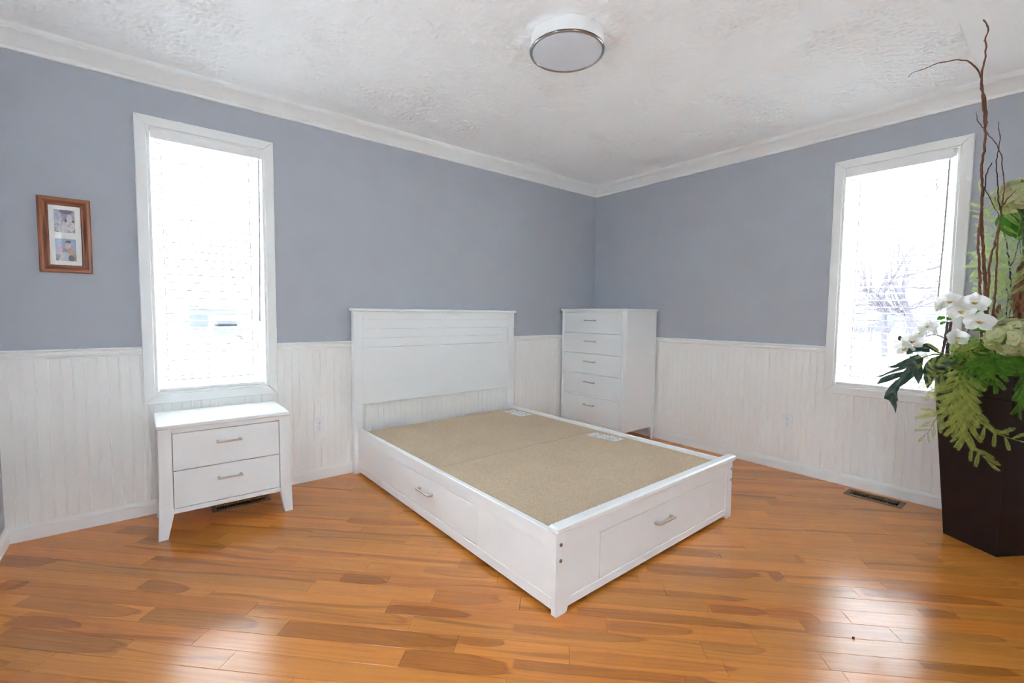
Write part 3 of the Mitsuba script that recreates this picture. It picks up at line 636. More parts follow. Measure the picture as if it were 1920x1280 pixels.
for za, zb, mt, lb in ((1.491, 1.6045, 'm_photo_one', 'upper photograph'), (1.3535, 1.4648, 'm_photo_two', 'lower photograph')):
    v = [(-3.9485, -.0040, za), (-3.871, -.0040, za), (-3.871, -.0040, zb), (-3.9485, -.0040, zb)]
    v += [(x, -.003, z) for x, _, z in v]
    add(pf + '__photo', trimesh.Trimesh(v, [[0, 1, 2], [0, 2, 3], [4, 6, 5], [4, 7, 6]], process=False), mt, uv=np.array([(0, 0), (1, 0), (1, 1), (0, 1)] * 2, float), label=lb)
add(pf + '__glass', trimesh.Trimesh([(fx0 + .034, -.0078, fz0 + .034), (fx1 - .034, -.0078, fz0 + .034), (fx1 - .034, -.0078, fz1 - .034), (fx0 + .034, -.0078, fz1 - .034)], [[0, 1, 2], [0, 2, 3]], process=False), 'm_glass')

# ---------------------------------------------------------------- outlets
def outlet(a, z, M, label):
    o = thing('wall_outlet', label, 'outlet')
    def O(a0, a1, z0, z1, d0, d1, r=.001): return moved(hull([(x, y, d) for x, y, d in [(a + p, z + q, e) for (p, q, e) in [(a0, z0, d0), (a1, z0, d0), (a1, z1, d0), (a0, z1, d0), (a0 + r, z0 + r, d1), (a1 - r, z0 + r, d1), (a1 - r, z1 - r, d1), (a0 + r, z1 - r, d1)]]]), M)
    add(o + '__plate', O(-.035, .035, -.0575, .0575, .004, .0135, .003), 'm_outlet')
    for s in (-1, 1):
        f = add(o + '__socket', O(-.0165, .0165, s * .0195 - .014, s * .0195 + .014, .010, .0150, .002), 'm_outlet')
        add(f + '__slots', join([O(-.0075, -.0050, s * .0195 + .000, s * .0195 + .008, .0140, .0153, .0002), O(.0050, .0075, s * .0195 + .000, s * .0195 + .007, .0140, .0153, .0002), O(-.0025, .0025, s * .0195 - .0085, s * .0195 - .004, .0140, .0153, .0002)]), 'm_slot_shade', label='dark blocks standing in for the shaded contact slots')
    add(o + '__screw', O(-.003, .003, -.003, .003, .012, .0145, .001), 'm_nickel')
outlet(-2.733, .3625, ML, 'white wall outlet in the wainscot between the nightstand and the bed')
outlet(1.859, .3620, MR, 'white wall outlet in the wainscot below and left of the right window')

# ---------------------------------------------------------------- floor vents
def vent(cx, cy, L, W, along_y, mt, label):
    v = thing('floor_vent', label, 'vent')
    M = frame((cx, cy, 0), (0, 1, 0) if along_y else (1, 0, 0), (-1, 0, 0) if along_y else (0, 1, 0), (0, 0, 1)); b = .021
    def ringpart(x0, x1, y0, y1): return cbox(x0, x1, y0, y1, .0003, .0050, .0015)
    l, w = L / 2, W / 2
    add(v + '__frame', moved(join([ringpart(-l, l, -w, -w + b), ringpart(-l, l, w - b, w), ringpart(-l, -l + b, -w + b, w - b), ringpart(l - b, l, -w + b, w - b)]), M), mt)
    p_, q_ = l - b + .004, w - b + .004
    duct = [cbox(-p_, p_, -q_, -q_ + .001, -.19, .0, 0), cbox(-p_, p_, q_ - .001, q_, -.19, .0, 0), cbox(-p_, -p_ + .001, -q_, q_, -.19, .0, 0), cbox(p_ - .001, p_, -q_, q_, -.19, .0, 0), cbox(-p_, p_, -q_, q_, -.195, -.19, 0)]
    add(v + '__duct', moved(join(duct), M), 'm_duct', label='sheet metal duct below the bars')
    n_ = 19
    for i in range(n_ + 1):
        x = -l + b + (L - 2 * b) * i / n_
        add(v + '__bar', moved(hull([(x + s * .0016 + e, y, z) for s in (-1, 1) for y in (-w + b - .001, w - b + .001) for z, e in ((.0042, 0), (-.010, .006))]), M), mt)
vent(-3.211, -.132, .292, .118, False, 'm_vent_brown', 'dark brown slotted floor vent under the nightstand')
vent(-.128, -2.408, .286, .128, True, 'm_vent_brown', 'brown metal slotted floor vent by the right wall baseboard')

nl = thing('picture_nail', 'small dark nail left in the right wall above the chest of drawers', 'nail')
add(nl, moved(trimesh.creation.cylinder(.0035, .012, sections=10), frame((-.006, -.7171, 1.8458), (0, 1, 0), (0, 0, 1), (1, 0, 0))), 'm_bolt')
cr = thing('floor_crumb', 'tiny dark crumb lying on the floor in the bright window reflection', 'crumb')
add(cr, moved(trimesh.creation.icosphere(1, .006), frame((-1.7256, -2.7122, .0035), (.8, 0, 0), (0, .7, 0), (0, 0, .6))), 'm_twig_dark')

# ---------------------------------------------------------------- planter and its plants; local metres: r to the right, b away from the camera side, z up
PC = np.array([-.3691, -2.9249, 0.0]); PB = np.array([.9977, .0679, 0.0]); PR = np.array([.0679, -.9977, 0.0])
def PP(q): return PC + PR * q[0] + PB * q[1] + np.array([0, 0, q[2]])
def PPS(c): return np.array([PP(q) for q in c])
BRANCHES = {
    'main': [ (-0.05, 0.012, 0.847), (-0.068, -0.039, 1.151), (-0.085, -0.095, 1.368), (-0.098, -0.139, 1.516), (-0.104, -0.169, 1.611), (-0.105, -0.201, 1.704), (-0.111, -0.244, 1.788), (-0.11, -0.263, 1.836), (-0.105, -0.3, 1.896), (-0.107, -0.33, 1.969), (-0.112, -0.352, 2.022), (-0.12, -0.39, 2.091), (-0.125, -0.417, 2.151), (-0.122, -0.432, 2.182), (-0.118, -0.438, 2.206), (-0.115, -0.456, 2.253), (-0.12, -0.463, 2.282), (-0.113, -0.482, 2.314), (-0.121, -0.49, 2.346), (-0.129, -0.494, 2.357) ],
    'arc': [ (-0.124, -0.435, 2.14), (-0.131, -0.445, 2.161), (-0.15, -0.46, 2.195), (-0.172, -0.475, 2.215), (-0.199, -0.49, 2.225), (-0.231, -0.505, 2.225), (-0.272, -0.52, 2.222), (-0.297, -0.53, 2.21), (-0.318, -0.54, 2.205), (-0.337, -0.545, 2.203), (-0.35, -0.55, 2.186) ],
    'twin': [ (-0.108, -0.332, 1.958), (-0.105, -0.357, 2.007), (-0.11, -0.376, 2.059), (-0.119, -0.402, 2.109), (-0.125, -0.415, 2.147) ],
    'left': [ (-0.067, -0.018, 0.874), (-0.088, -0.072, 1.163), (-0.1, -0.119, 1.367), (-0.109, -0.145, 1.479), (-0.106, -0.173, 1.587), (-0.104, -0.187, 1.645) ],
    'left_spur': [ (-0.111, -0.326, 1.96), (-0.122, -0.339, 1.978), (-0.132, -0.352, 1.996), (-0.136, -0.37, 2.024) ],
    'wavy': [ (-0.032, 0.048, 0.873), (-0.045, 0.006, 1.112), (-0.042, -0.031, 1.241), (-0.044, -0.058, 1.342), (-0.045, -0.092, 1.44), (-0.044, -0.122, 1.536), (-0.042, -0.141, 1.594), (-0.038, -0.175, 1.672), (-0.039, -0.199, 1.74), (-0.048, -0.23, 1.806), (-0.049, -0.241, 1.834), (-0.062, -0.261, 1.872), (-0.073, -0.279, 1.902), (-0.089, -0.299, 1.922), (-0.099, -0.319, 1.94) ],
    'wavy_spur': [ (-0.043, -0.145, 1.606), (-0.053, -0.173, 1.671), (-0.057, -0.195, 1.732), (-0.065, -0.22, 1.8), (-0.066, -0.247, 1.853), (-0.059, -0.271, 1.91), (-0.064, -0.286, 1.946), (-0.069, -0.3, 1.983) ],
    'wavy_side': [ (-0.033, -0.165, 1.642), (-0.022, -0.185, 1.663), (-0.007, -0.199, 1.682), (0.002, -0.205, 1.695) ],
    'side': [ (-0.061, 0.03, 0.871), (-0.066, -0.036, 1.216), (-0.067, -0.084, 1.392), (-0.056, -0.1, 1.465), (-0.047, -0.126, 1.548) ],
    'hook': [ (-0.102, -0.205, 1.678), (-0.095, -0.231, 1.733), (-0.094, -0.254, 1.775), (-0.079, -0.276, 1.814) ],
    'long_spur': [ (-0.1, -0.221, 1.724), (-0.081, -0.205, 1.675), (-0.056, -0.173, 1.616), (-0.043, -0.142, 1.577) ],
    'black': [ (0.015, 0.1, 0.953), (0.01, 0.1, 1.113), (0.009, 0.1, 1.271), (-0.002, 0.1, 1.377), (-0.013, 0.1, 1.456), (-0.023, 0.1, 1.523), (-0.043, 0.08, 1.588) ],
    'black_spur': [ (-0.001, 0.1, 1.364), (0.014, 0.08, 1.426), (0.022, 0.06, 1.488), (0.028, 0.05, 1.549) ],
    'black_left': [ (0.011, 0.08, 0.967), (0.001, 0.08, 1.113), (0.001, 0.08, 1.218), (-0.01, 0.08, 1.297) ],
}
FRONDS = [
    ('trailing', 12, 0.075, [ (-0.122, -0.12, 0.85), (-0.171, -0.16, 0.933), (-0.222, -0.2, 0.952), (-0.253, -0.22, 0.93), (-0.255, -0.23, 0.872), (-0.243, -0.23, 0.833) ]),
    ('trailing', 12, 0.08, [ (-0.112, -0.12, 0.851), (-0.157, -0.18, 0.877), (-0.202, -0.2, 0.848), (-0.228, -0.21, 0.815), (-0.242, -0.2, 0.751) ]),
    ('trailing', 17, 0.09, [ (-0.114, -0.12, 0.877), (-0.137, -0.2, 0.855), (-0.157, -0.24, 0.754), (-0.158, -0.24, 0.663), (-0.2, -0.24, 0.669), (-0.237, -0.24, 0.65) ]),
    ('trailing', 24, 0.085, [ (-0.114, -0.12, 0.877), (-0.125, -0.22, 0.832), (-0.145, -0.25, 0.705), (-0.122, -0.25, 0.607), (-0.091, -0.25, 0.536), (-0.049, -0.24, 0.493), (-0.018, -0.24, 0.456) ]),
    ('trailing', 22, 0.085, [ (-0.108, -0.12, 0.878), (-0.112, -0.22, 0.808), (-0.092, -0.25, 0.713), (-0.056, -0.26, 0.646), (-0.017, -0.27, 0.61), (0.033, -0.27, 0.591), (0.077, -0.26, 0.58) ]),
    ('trailing', 20, 0.1, [ (-0.112, -0.12, 0.851), (-0.131, -0.23, 0.769), (-0.111, -0.25, 0.685), (-0.095, -0.25, 0.612), (-0.106, -0.25, 0.572) ]),
    ('wispy', 10, 0.07, [ (-0.137, -0.22, 0.69), (-0.181, -0.23, 0.658), (-0.209, -0.22, 0.625), (-0.232, -0.2, 0.556), (-0.251, -0.19, 0.523) ]),
    ('trailing', 14, 0.09, [ (-0.116, -0.1, 0.902), (-0.163, -0.14, 0.94), (-0.145, -0.14, 0.967), (-0.081, -0.14, 0.959) ]),
    ('green', 22, 0.085, [ (-0.053, -0.05, 0.904), (-0.07, -0.15, 0.922), (-0.087, -0.2, 0.86), (-0.093, -0.21, 0.784) ]),
    ('green', 20, 0.085, [ (-0.027, -0.05, 0.906), (-0.032, -0.15, 0.937), (-0.019, -0.2, 0.892), (-0.013, -0.21, 0.832) ]),
    ('green', 26, 0.09, [ (-0.0, -0.05, 0.908), (0.033, -0.15, 0.918), (0.049, -0.2, 0.85), (0.05, -0.21, 0.73) ]),
    ('green', 20, 0.085, [ (-0.055, 0, 0.914), (-0.082, -0.1, 0.957), (-0.116, -0.15, 0.936), (-0.131, -0.17, 0.892) ]),
    ('green', 20, 0.085, [ (0.001, 0, 0.879), (0.024, -0.1, 0.939), (0.063, -0.13, 0.919), (0.092, -0.14, 0.874) ]),
    ('green', 20, 0.085, [ (-0.017, -0.02, 0.879), (-0.002, -0.12, 0.943), (0.022, -0.17, 0.894), (0.028, -0.18, 0.858) ]),
    ('green', 20, 0.085, [ (-0.062, -0.02, 0.875), (-0.055, -0.1, 0.958), (-0.021, -0.14, 0.975), (0.014, -0.16, 0.954) ]),
    ('pale', 24, 0.07, [ (-0.053, 0.04, 0.871), (-0.072, 0.06, 1.219), (-0.077, 0.05, 1.51), (-0.103, 0.03, 1.668), (-0.12, 0.0, 1.765) ]),
    ('pale', 26, 0.075, [ (-0.043, 0.05, 0.871), (-0.048, 0.07, 1.112), (-0.062, 0.06, 1.325), (-0.083, 0.03, 1.456), (-0.106, -0.02, 1.388), (-0.12, -0.04, 1.343) ]),
    ('pale', 26, 0.08, [ (-0.024, 0.07, 0.872), (-0.026, 0.09, 1.112), (-0.037, 0.1, 1.326), (-0.054, 0.09, 1.512), (-0.083, 0.06, 1.631) ]),
    ('pale', 26, 0.08, [ (-0.008, 0.07, 0.873), (-0.008, 0.1, 1.113), (-0.008, 0.11, 1.325), (0.001, 0.1, 1.507), (0.01, 0.09, 1.57) ]),
    ('pale', 20, 0.075, [ (-0.017, 0.02, 0.876), (-0.016, 0.05, 1.06), (-0.022, 0.04, 1.178), (-0.044, 0, 1.138), (-0.052, -0.02, 1.047) ]),
    ('pale', 22, 0.085, [ (0.001, 0.04, 0.876), (0.007, 0.02, 1.113), (0.014, 0, 1.469), (0.029, -0.03, 1.6), (0.066, -0.06, 1.574) ]),
]
pl = thing('planter', 'tall tapered dark brown square planter by the right wall full of artificial plants', 'planter')
E1 = np.array([.53487, .84493, 0]); E2 = np.array([.84493, -.53487, 0])
def sq(h, z, r=.004):
    p = np.array(shapely.geometry.polygon.orient(sbox(-h + r, -h + r, h - r, h - r).buffer(r, quad_segs=2)).exterior.coords)[:-1]
    return [PC + E1 * a + E2 * b + np.array([0, 0, z]) for a, b in p]
def hz(z): return .1197 + (.1670 - .1197) * z / .75
def shell(zs, inset, zin):
    rings = [sq(hz(z) - i, z) for z, i in zs] + [sq(hz(z) - i, z) for z, i in inset]
    return loft(rings, cap=True)
add(pl + '__body', shell([(0, .003), (.003, 0), (.7475, 0), (.7490, .002)], [], 0), 'm_pot', smooth=20)
rim = loft([sq(hz(.7492) - .002, .7492), sq(hz(.7500), .7512), sq(hz(.860), .860), sq(hz(.862) - .002, .862), sq(hz(.862) - .014, .862), sq(hz(.862) - .016, .859), sq(hz(.80) - .018, .800)], cap=True)
add(pl + '__rim_band', rim, 'm_pot', smooth=20)
ms_, rg = [], np.random.default_rng(5)
gx = np.linspace(-.145, .145, 22); V = []
for a in gx:
    for b in gx: V.append(PC + E1 * a + E2 * b + np.array([0, 0, .822 + .03 * (1 - (a * a + b * b) / .045) + rg.normal(0, .006)]))
Fm = []
for i in range(21):
    for j in range(21):
        q = i * 22 + j; Fm += [[q, q + 23, q + 22], [q, q + 1, q + 23]]
add(pl + '__moss', trimesh.Trimesh(V, Fm, process=False), 'm_moss', label='dark moss filling the planter', kind='stuff')

rng2 = random.Random(11); nr = np.random.default_rng(12)
# ---- bare willow branches
def knobs(P, r, n):
    out = []
    for i in range(n):
        k = rng2.randrange(2, len(P) - 2); t = P[k + 1] - P[k]; s = np.cross(t, nr.normal(size=3)); s /= np.linalg.norm(s) + 1e-9
        R = r[k]; out.append(tube([P[k], P[k] + s * R * 1.9 + t / np.linalg.norm(t) * R * .8], [R * .9, R * .35], 5))
    return out
def limb(c, r0, r1, wig=.0015, nk=6, n=None, k=9):
    P = PPS(c); n = n or max(10, int(np.linalg.norm(np.diff(P, axis=0), axis=1).sum() / .010))
    S = spline(P, n); w_ = nr.normal(0, wig, (len(S) - 2, 3)); S[1:-1] += (w_ + np.roll(w_, 1, 0)) * .5
    r = np.linspace(r0, r1, len(S)) * (1 + .07 * nr.normal(size=len(S)))
    return join([tube(S, np.maximum(r, .0006), k)] + knobs(S, r, nk))
br = thing('willow_branch', 'tallest bare reddish-brown willow branch in the planter, forking near the ceiling into an arching twig', 'branch')
add(br + '__stem', limb(BRANCHES['main'], .0092, .0026, nk=18), 'm_twig', smooth=50)
add(br + '__arching_twig', limb(BRANCHES['arc'], .0036, .0010, nk=9), 'm_twig', smooth=50, label='thin twig arching to the left')
add(br + '__twin_shoot', limb(BRANCHES['twin'], .0040, .0034, nk=3), 'm_twig', smooth=50)
add(br + '__spur', limb(BRANCHES['left_spur'], .0022, .0009, nk=2), 'm_twig', smooth=50)
add(br + '__spur', limb(BRANCHES['hook'], .0030, .0018, nk=2), 'm_twig_dark', smooth=50)
add(br + '__spur', limb(BRANCHES['long_spur'], .0020, .0012, nk=3), 'm_twig_dark', smooth=50)
br = thing('willow_branch', 'straight reddish-brown willow branch rising just left of the tallest branch', 'branch')
add(br + '__stem', limb(BRANCHES['left'], .0078, .0045, nk=8), 'm_twig', smooth=50)
br = thing('willow_branch', 'thin kinked willow branch rising right of the tallest branch towards the upper hydrangea', 'branch')
add(br + '__stem', limb(BRANCHES['wavy'], .0062, .0016, nk=14), 'm_twig', smooth=50)
add(br + '__spur', limb(BRANCHES['wavy_spur'], .0028, .0010, nk=6), 'm_twig_dark', smooth=50)
add(br + '__spur', limb(BRANCHES['wavy_side'], .0028, .0010, nk=3), 'm_twig', smooth=50)
br = thing('willow_branch', 'short leaning willow branch crossing behind the kinked one', 'branch')
add(br + '__stem', limb(BRANCHES['side'], .0075, .0035, nk=8), 'm_twig', smooth=50)
br = thing('dark_branch', 'blackish forked twig standing beside the bark trunk in the planter', 'branch')
add(br + '__stem', limb(BRANCHES['black'], .0055, .0016, nk=10), 'm_twig_dark', smooth=50)
add(br + '__spur', limb(BRANCHES['black_spur'], .0026, .0010, nk=4), 'm_twig_dark', smooth=50)
add(br + '__spur', limb(BRANCHES['black_left'], .0040, .0016, nk=6), 'm_twig_dark', smooth=50)
for nm, c in (('left', [(-.205, -.10, .83), (-.203, -.10, 1.002), (-.197, -.10, 1.100)]), ('right', [(-.190, -.09, .83), (-.190, -.09, 1.003), (-.187, -.09, 1.102)])):
    q = [(-.12, -.06, .84), c[0][:2] + (.90,), c[1], c[2]]
    s = thing('purple_stick', f'short purplish-brown stick under the white orchids, {nm} of a pair', 'stick')
    add(s, limb(q, .0065, .0055, nk=5), 'm_stake', smooth=50)
# ---- bark trunk
def lumpy(c, r, k=18, seed=0, amp=.3, n=30):
    S = spline(PPS(c), n); m = tube(S, np.interp(np.linspace(0, 1, len(S)), np.linspace(0, 1, len(r)), r), k)
    v = np.array(m.vertices); import meshkit
    d = np.asarray(meshkit.fbm(v * 38 + seed)).reshape(-1) - .5; e = np.asarray(meshkit.fbm(v * np.array([110, 110, 30]) + seed)).reshape(-1) - .5
    cen = np.repeat(S, k, 0); cen = np.vstack([cen, S[:1], S[-1:]])
    w = v - cen; l = np.linalg.norm(w, axis=1, keepdims=True) + 1e-9
    m.vertices = v + w / l * (np.interp(np.arange(len(v)) // k, [0, len(S)], [1, 1])[:, None] * .05 * (amp * d + .22 * e)[:, None] * (l > 1e-6))
    return m
bt = thing('driftwood_log', 'rough brown bark trunk at the right edge of the planter arrangement', 'driftwood')
add(bt + '__trunk', lumpy([(.050, .06, .82), (.055, .055, 1.05), (.048, .05, 1.20), (.050, .05, 1.32), (.058, .05, 1.40), (.075, .05, 1.46)], [.050, .040, .032, .034, .030, .018], 22, 1, .55, 44), 'm_bark', smooth=60)
add(bt + '__root_stub', lumpy([(.060, .03, 1.10), (.028, .01, 1.105), (.006, -.004, 1.090)], [.026, .024, .012], 14, 4, .4, 16), 'm_bark', smooth=60)
bc = thing('driftwood_chunk', 'small reddish-brown bark chunk between the orchid stems and the fern', 'driftwood')
add(bc, lumpy([(-.129, -.05, .84), (-.129, -.058, .95), (-.128, -.06, 1.000), (-.127, -.06, 1.012)], [.018, .028, .027, .008], 14, 9, .35, 18), 'm_bark', smooth=60)
lb = thing('lichen_branch', 'thick pale mossy branch stub leaning behind the white orchids', 'branch')
add(lb, lumpy([(-.062, .0, .84), (-.066, .0, .98), (-.052, .01, 1.05), (-.036, .02, 1.14), (-.024, .02, 1.19)], [.016, .018, .016, .012, .006], 12, 14, .2, 24), 'm_bark', smooth=60)

# ---- fern fronds: every leaflet-combed pinna is a part; three shared shapes per colour
def pinna(nleaf, seed, width=.17, curl=.10):
    r = np.random.default_rng(seed); v, f = [], []
    def quad(a, b, c, d):
        k = len(v); v.extend([a, b, c, d]); f.extend([[k, k + 1, k + 2], [k, k + 2, k + 3]])
    def z(x): return -curl * x * x
    X = np.linspace(0, 1, 7)
    for a, b in zip(X, X[1:]): quad((a, -.008, z(a)), (b, -.007, z(b)), (b, .007, z(b)), (a, .008, z(a)))
    for i in range(nleaf):
        x = .08 + .90 * i / (nleaf - 1); L = width * (math.sin(math.pi * (0.12 + .80 * (1 - x) ** .75)) * .75 + .25) * r.uniform(.9, 1.1); w = .86 / nleaf * .46
        for s in (-1, 1):
            dx, dy = .45 * L, s * .9 * L; up = .02 + r.normal(0, .012)
            quad((x - w * .6, 0, z(x)), (x + dx * .5 + w, dy * .5, z(x) + up), (x + dx, dy, z(x) + up * .4 - .01), (x + dx * .5 - w, dy * .55, z(x) + up))
    return trimesh.Trimesh(v, f, process=False)
def pot_side(P):
    u, w = (P - PC) @ E1, (P - PC) @ E2; h = hz(min(P[2], .862))
    return (u + h, -E1) if u + h < w + h else (w + h, -E2)          # depth behind the nearest camera-side face, its outward normal
def clear_of_pot(S, gap=.016):
    S = S.copy()
    for i, P in enumerate(S):
        if P[2] < .876:
            dpt, nrm = pot_side(P)
            if dpt > -gap: S[i] = P + nrm * (dpt + gap) * min(1, (.876 - P[2]) / .012)
    return S
PIN = {}
for kd, mt, nl_, wd, cu in (('trailing', 'm_fern_yellow', 17, .150, .22), ('green', 'm_fern_green', 14, .20, .25), ('pale', 'm_fern_pale', 13, .17, .18), ('wispy', 'm_fern_wispy', 10, .13, .15)):
    PIN[kd] = [mikit.ply(pinna(nl_, 31 * i + 7, wd, cu * (.7 + .4 * i)), mt) for i in range(3)]
FL = {'trailing': ('yellow-green fern frond trailing', 'trailing fern fronds'), 'green': ('bright green fern frond', 'green fern fronds'), 'pale': ('pale green fern frond', 'pale fern fronds'), 'wispy': ('wispy', None)}
FLAB = ['yellow-green fern frond curling over the planter rim nearest the window sill', 'yellow-green fern frond hanging short over the left edge of the planter', 'yellow-green fern frond whose tip points left past the planter edge', 'longest yellow-green fern frond hanging down the front face of the planter', 'yellow-green fern frond reaching right across the planter corner',
        'dense yellow-green fern frond hanging in the middle of the planter front', 'wispy pale fern tip hanging left of the planter in front of the wainscot', 'yellow-green fern frond lying on top of the rim below the orchids',
        'bright green fern frond drooping just right of the trailing yellow fern', 'short bright green fern frond over the rim at the middle of the front face', 'big bright green fern frond hanging over the planter corner at the right', 'small bright green fern frond lying left along the rim under the orchids', 'bright green fern frond leaning out of the right edge of the photo', 'bright green fern frond below the lower hydrangea head', 'bright green fern frond in front of the bark chunk and stems',
        'pale fern frond standing beside the tallest willow branch', 'pale fern frond bending left in front of the window casing', 'pale fern frond between the kinked and the tallest willow branches', 'pale fern frond right of the kinked willow branch', 'pale fern frond drooping above the mossy branch stub', 'pale fern frond arching over the broad round leaf']
for (kd, npin, plen, pts), lab in zip(FRONDS, FLAB):
    fr = thing('fern_frond', lab, 'fern')
    S = clear_of_pot(spline(PPS(pts), max(24, npin * 2))); tg = np.gradient(S, axis=0); tg /= np.linalg.norm(tg, axis=1, keepdims=True)
    mt = {'trailing': 'm_fern_yellow', 'green': 'm_stem_green', 'pale': 'm_fern_pale', 'wispy': 'm_twig'}[kd]
    add(fr + '__stem', tube(S, np.linspace(.0018, .0008, len(S)), 5), mt, smooth=60)
    i0 = .12 if kd in ('trailing', 'green') else .42 if kd == 'pale' else .1
    if kd == 'wispy': i0 = .3
    for i in range(npin):
        u = i0 + (1 - i0) * (i + .5) / npin; k = min(len(S) - 1, int(u * (len(S) - 1))); t = tg[k]
        out = -PB * .8 + np.array([0, 0, .35]); side = np.cross(t, out); side /= np.linalg.norm(side) + 1e-9
        s = 1 if i % 2 else -1
        x = t * .62 + side * s * .80 + nr.normal(0, .13, 3) + out * .10
        if kd in ('trailing', 'wispy'): x = x + np.array([0, 0, -.28])
        if kd == 'green': x = x + np.array([0, 0, -.12])
        if S[k][2] < .872:                                     # lie along the planter wall, not into it
            nrm = pot_side(S[k])[1]; x = x - nrm * min(0.0, x @ nrm - .10)
        if u > .96: x = t + nr.normal(0, .05, 3)
        x /= np.linalg.norm(x); zz = out - x * (out @ x) + nr.normal(0, .25, 3); zz -= x * (zz @ x); zz /= np.linalg.norm(zz); yy = np.cross(zz, x)
        L = plen * (1.05 - .55 * abs(u - .45)) * rng2.uniform(.8, 1.12)
        put(fr + '__pinna', {**PIN[kd][rng2.randrange(3)], 'to_world': T(frame(S[k], x * L, yy * L, zz * L))})

# ---- orchids
def petal(L, W, cup, tipw=.5, n=7, m=7, bend=0.0):
    v = []
    for i in range(n + 1):
        x = i / n; w = W * math.sin(math.pi * min(1, (x * .93 + .05)) ** tipw) ** .75 if x < 1 else W * .08
        for j in range(m + 1):
            y = (2 * j / m - 1); v.append((L * x, w * y, cup * (x * x * L + .6 * w * y * y) - bend * L * x ** 3))
    f = []
    for i in range(n):
        for j in range(m):
            a = i * (m + 1) + j; f += [[a, a + m + 1, a + m + 2], [a, a + m + 2, a + 1]]
    return trimesh.Trimesh(v, f, process=False)
R0 = .056
SEPAL = mikit.ply(petal(R0 * .95, R0 * .36, .18, .85), 'm_petal_white', smooth=True)
PETAL = mikit.ply(petal(R0 * 1.05, R0 * .64, .22, .70, bend=.10), 'm_petal_white', smooth=True)
lipm = join([petal(R0 * .42, R0 * .15, .9, .8, 5, 5), moved(petal(R0 * .26, R0 * .12, .9, .8, 4, 4), rotz(1.1)), moved(petal(R0 * .26, R0 * .12, .9, .8, 4, 4), rotz(-1.1)), moved(trimesh.creation.icosphere(1, R0 * .085), frame((0, 0, R0 * .10), (1, 0, 0), (0, 1, 0), (0, 0, 1)))])
LIP = mikit.ply(lipm, 'm_lip', smooth=True)
def orchid_flower(owner, pos, face, up=(0, 0, 1), size=1.0):
    fkey = owner + '__flower'; i = 1
    while any(k.startswith(fkey + f'_{i:03d}__') for k in scene): i += 1
    fkey += f'_{i:03d}'
    o = PP(pos); z = PR * face[0] + PB * face[1] + np.array([0, 0, face[2]]); z /= np.linalg.norm(z); y = np.array(up, float); y -= z * (y @ z); y /= np.linalg.norm(y); x = np.cross(y, z)
    def at(a, lift, sc=size, tilt=0.0):
        d = x * math.cos(a) + y * math.sin(a); d2 = d * math.cos(tilt) + z * math.sin(tilt); n_ = np.cross(d2, np.cross(z, d2)); n_ /= np.linalg.norm(n_)
        return T(frame(o + z * lift * size, d2 * sc, np.cross(n_, d2) * sc, n_ * sc))
    j = lambda: nr.normal(0, .06)
    for a in (90, 212, 328): put(fkey + '__sepal', {**SEPAL, 'to_world': at(math.radians(a) + j(), 0, size, .05 + j())})
    for a in (12, 168): put(fkey + '__petal', {**PETAL, 'to_world': at(math.radians(a) + j(), .003, size, .12 + j())})
    put(fkey + '__lip', {**LIP, 'to_world': at(math.radians(270), .006, size, .55)}, label='yellowish lip')
oa = thing('orchid_spray', 'upper white orchid spray with open flowers in front of the right window casing', 'orchid')
add(oa + '__stem', limb([(-.116, -.06, .84), (-.131, -.09, 1.006), (-.113, -.12, 1.111), (-.119, -.13, 1.175), (-.158, -.13, 1.215), (-.190, -.13, 1.215), (-.223, -.11, 1.2)], .0032, .0014, .0005, 3), 'm_stem_green', smooth=60)
for q, fc, sz in (((-.189, -.14, 1.197), (-.25, -1, .10), 1.0), ((-.153, -.165, 1.152), (.35, -1, -.15), 1.0), ((-.109, -.15, 1.190), (.25, -1, .12), 1.02), ((-.088, -.185, 1.100), (.30, -1, .10), 1.05), ((-.163, -.13, 1.020), (.55, -.75, .30), .92), ((-.223, -.12, 1.178), (-1, -.45, .15), .78)):
    orchid_flower(oa, q, fc, size=sz)
for q in ((-.113, -.12, 1.111), (-.119, -.13, 1.150)): add(oa + '__flower_stalk', limb([q, (q[0] + .012, q[1] - .03, q[2] - .004), (-.088, -.178, 1.098)], .0014, .0012, .0003, 0), 'm_stem_green', smooth=60)
ob = thing('orchid_spray', 'lower white orchid spray arching left in front of the right window blind', 'orchid')
add(ob + '__stem', limb([(-.135, -.06, .84), (-.167, -.10, .977), (-.209, -.14, 1.022), (-.243, -.16, 1.036), (-.284, -.18, 1.020), (-.314, -.19, .996), (-.352, -.20, .972)], .0030, .0013, .0005, 3), 'm_twig_dark', smooth=60)
for q, fc, sz in (((-.342, -.20, .960), (-.25, -1, -.12), .80), ((-.315, -.205, .998), (.05, -1, .05), .86), ((-.264, -.185, 1.073), (-.05, -1, .35), .74), ((-.290, -.175, 1.038), (-.5, -.8, .4), .60)):
    orchid_flower(ob, q, fc, size=sz)
for q in ((-.366, -.20, 1.014), (-.238, -.165, 1.052)):
    bud = trimesh.creation.icosphere(2, .011); add(ob + '__bud', moved(bud, frame(PP(q), PR * .8, PB * .8, (0, 0, 1.25))), 'm_petal_white' if q[0] > -.3 else 'm_leaf_dark', smooth=True, label='closed bud')
    add(ob + '__bud_stalk', limb([q, (q[0] + .03, q[1] + .01, q[2] - .025), (q[0] + .055, q[1] + .02, q[2] - .035)], .0012, .0012, .0002, 0), 'm_stem_green', smooth=60)

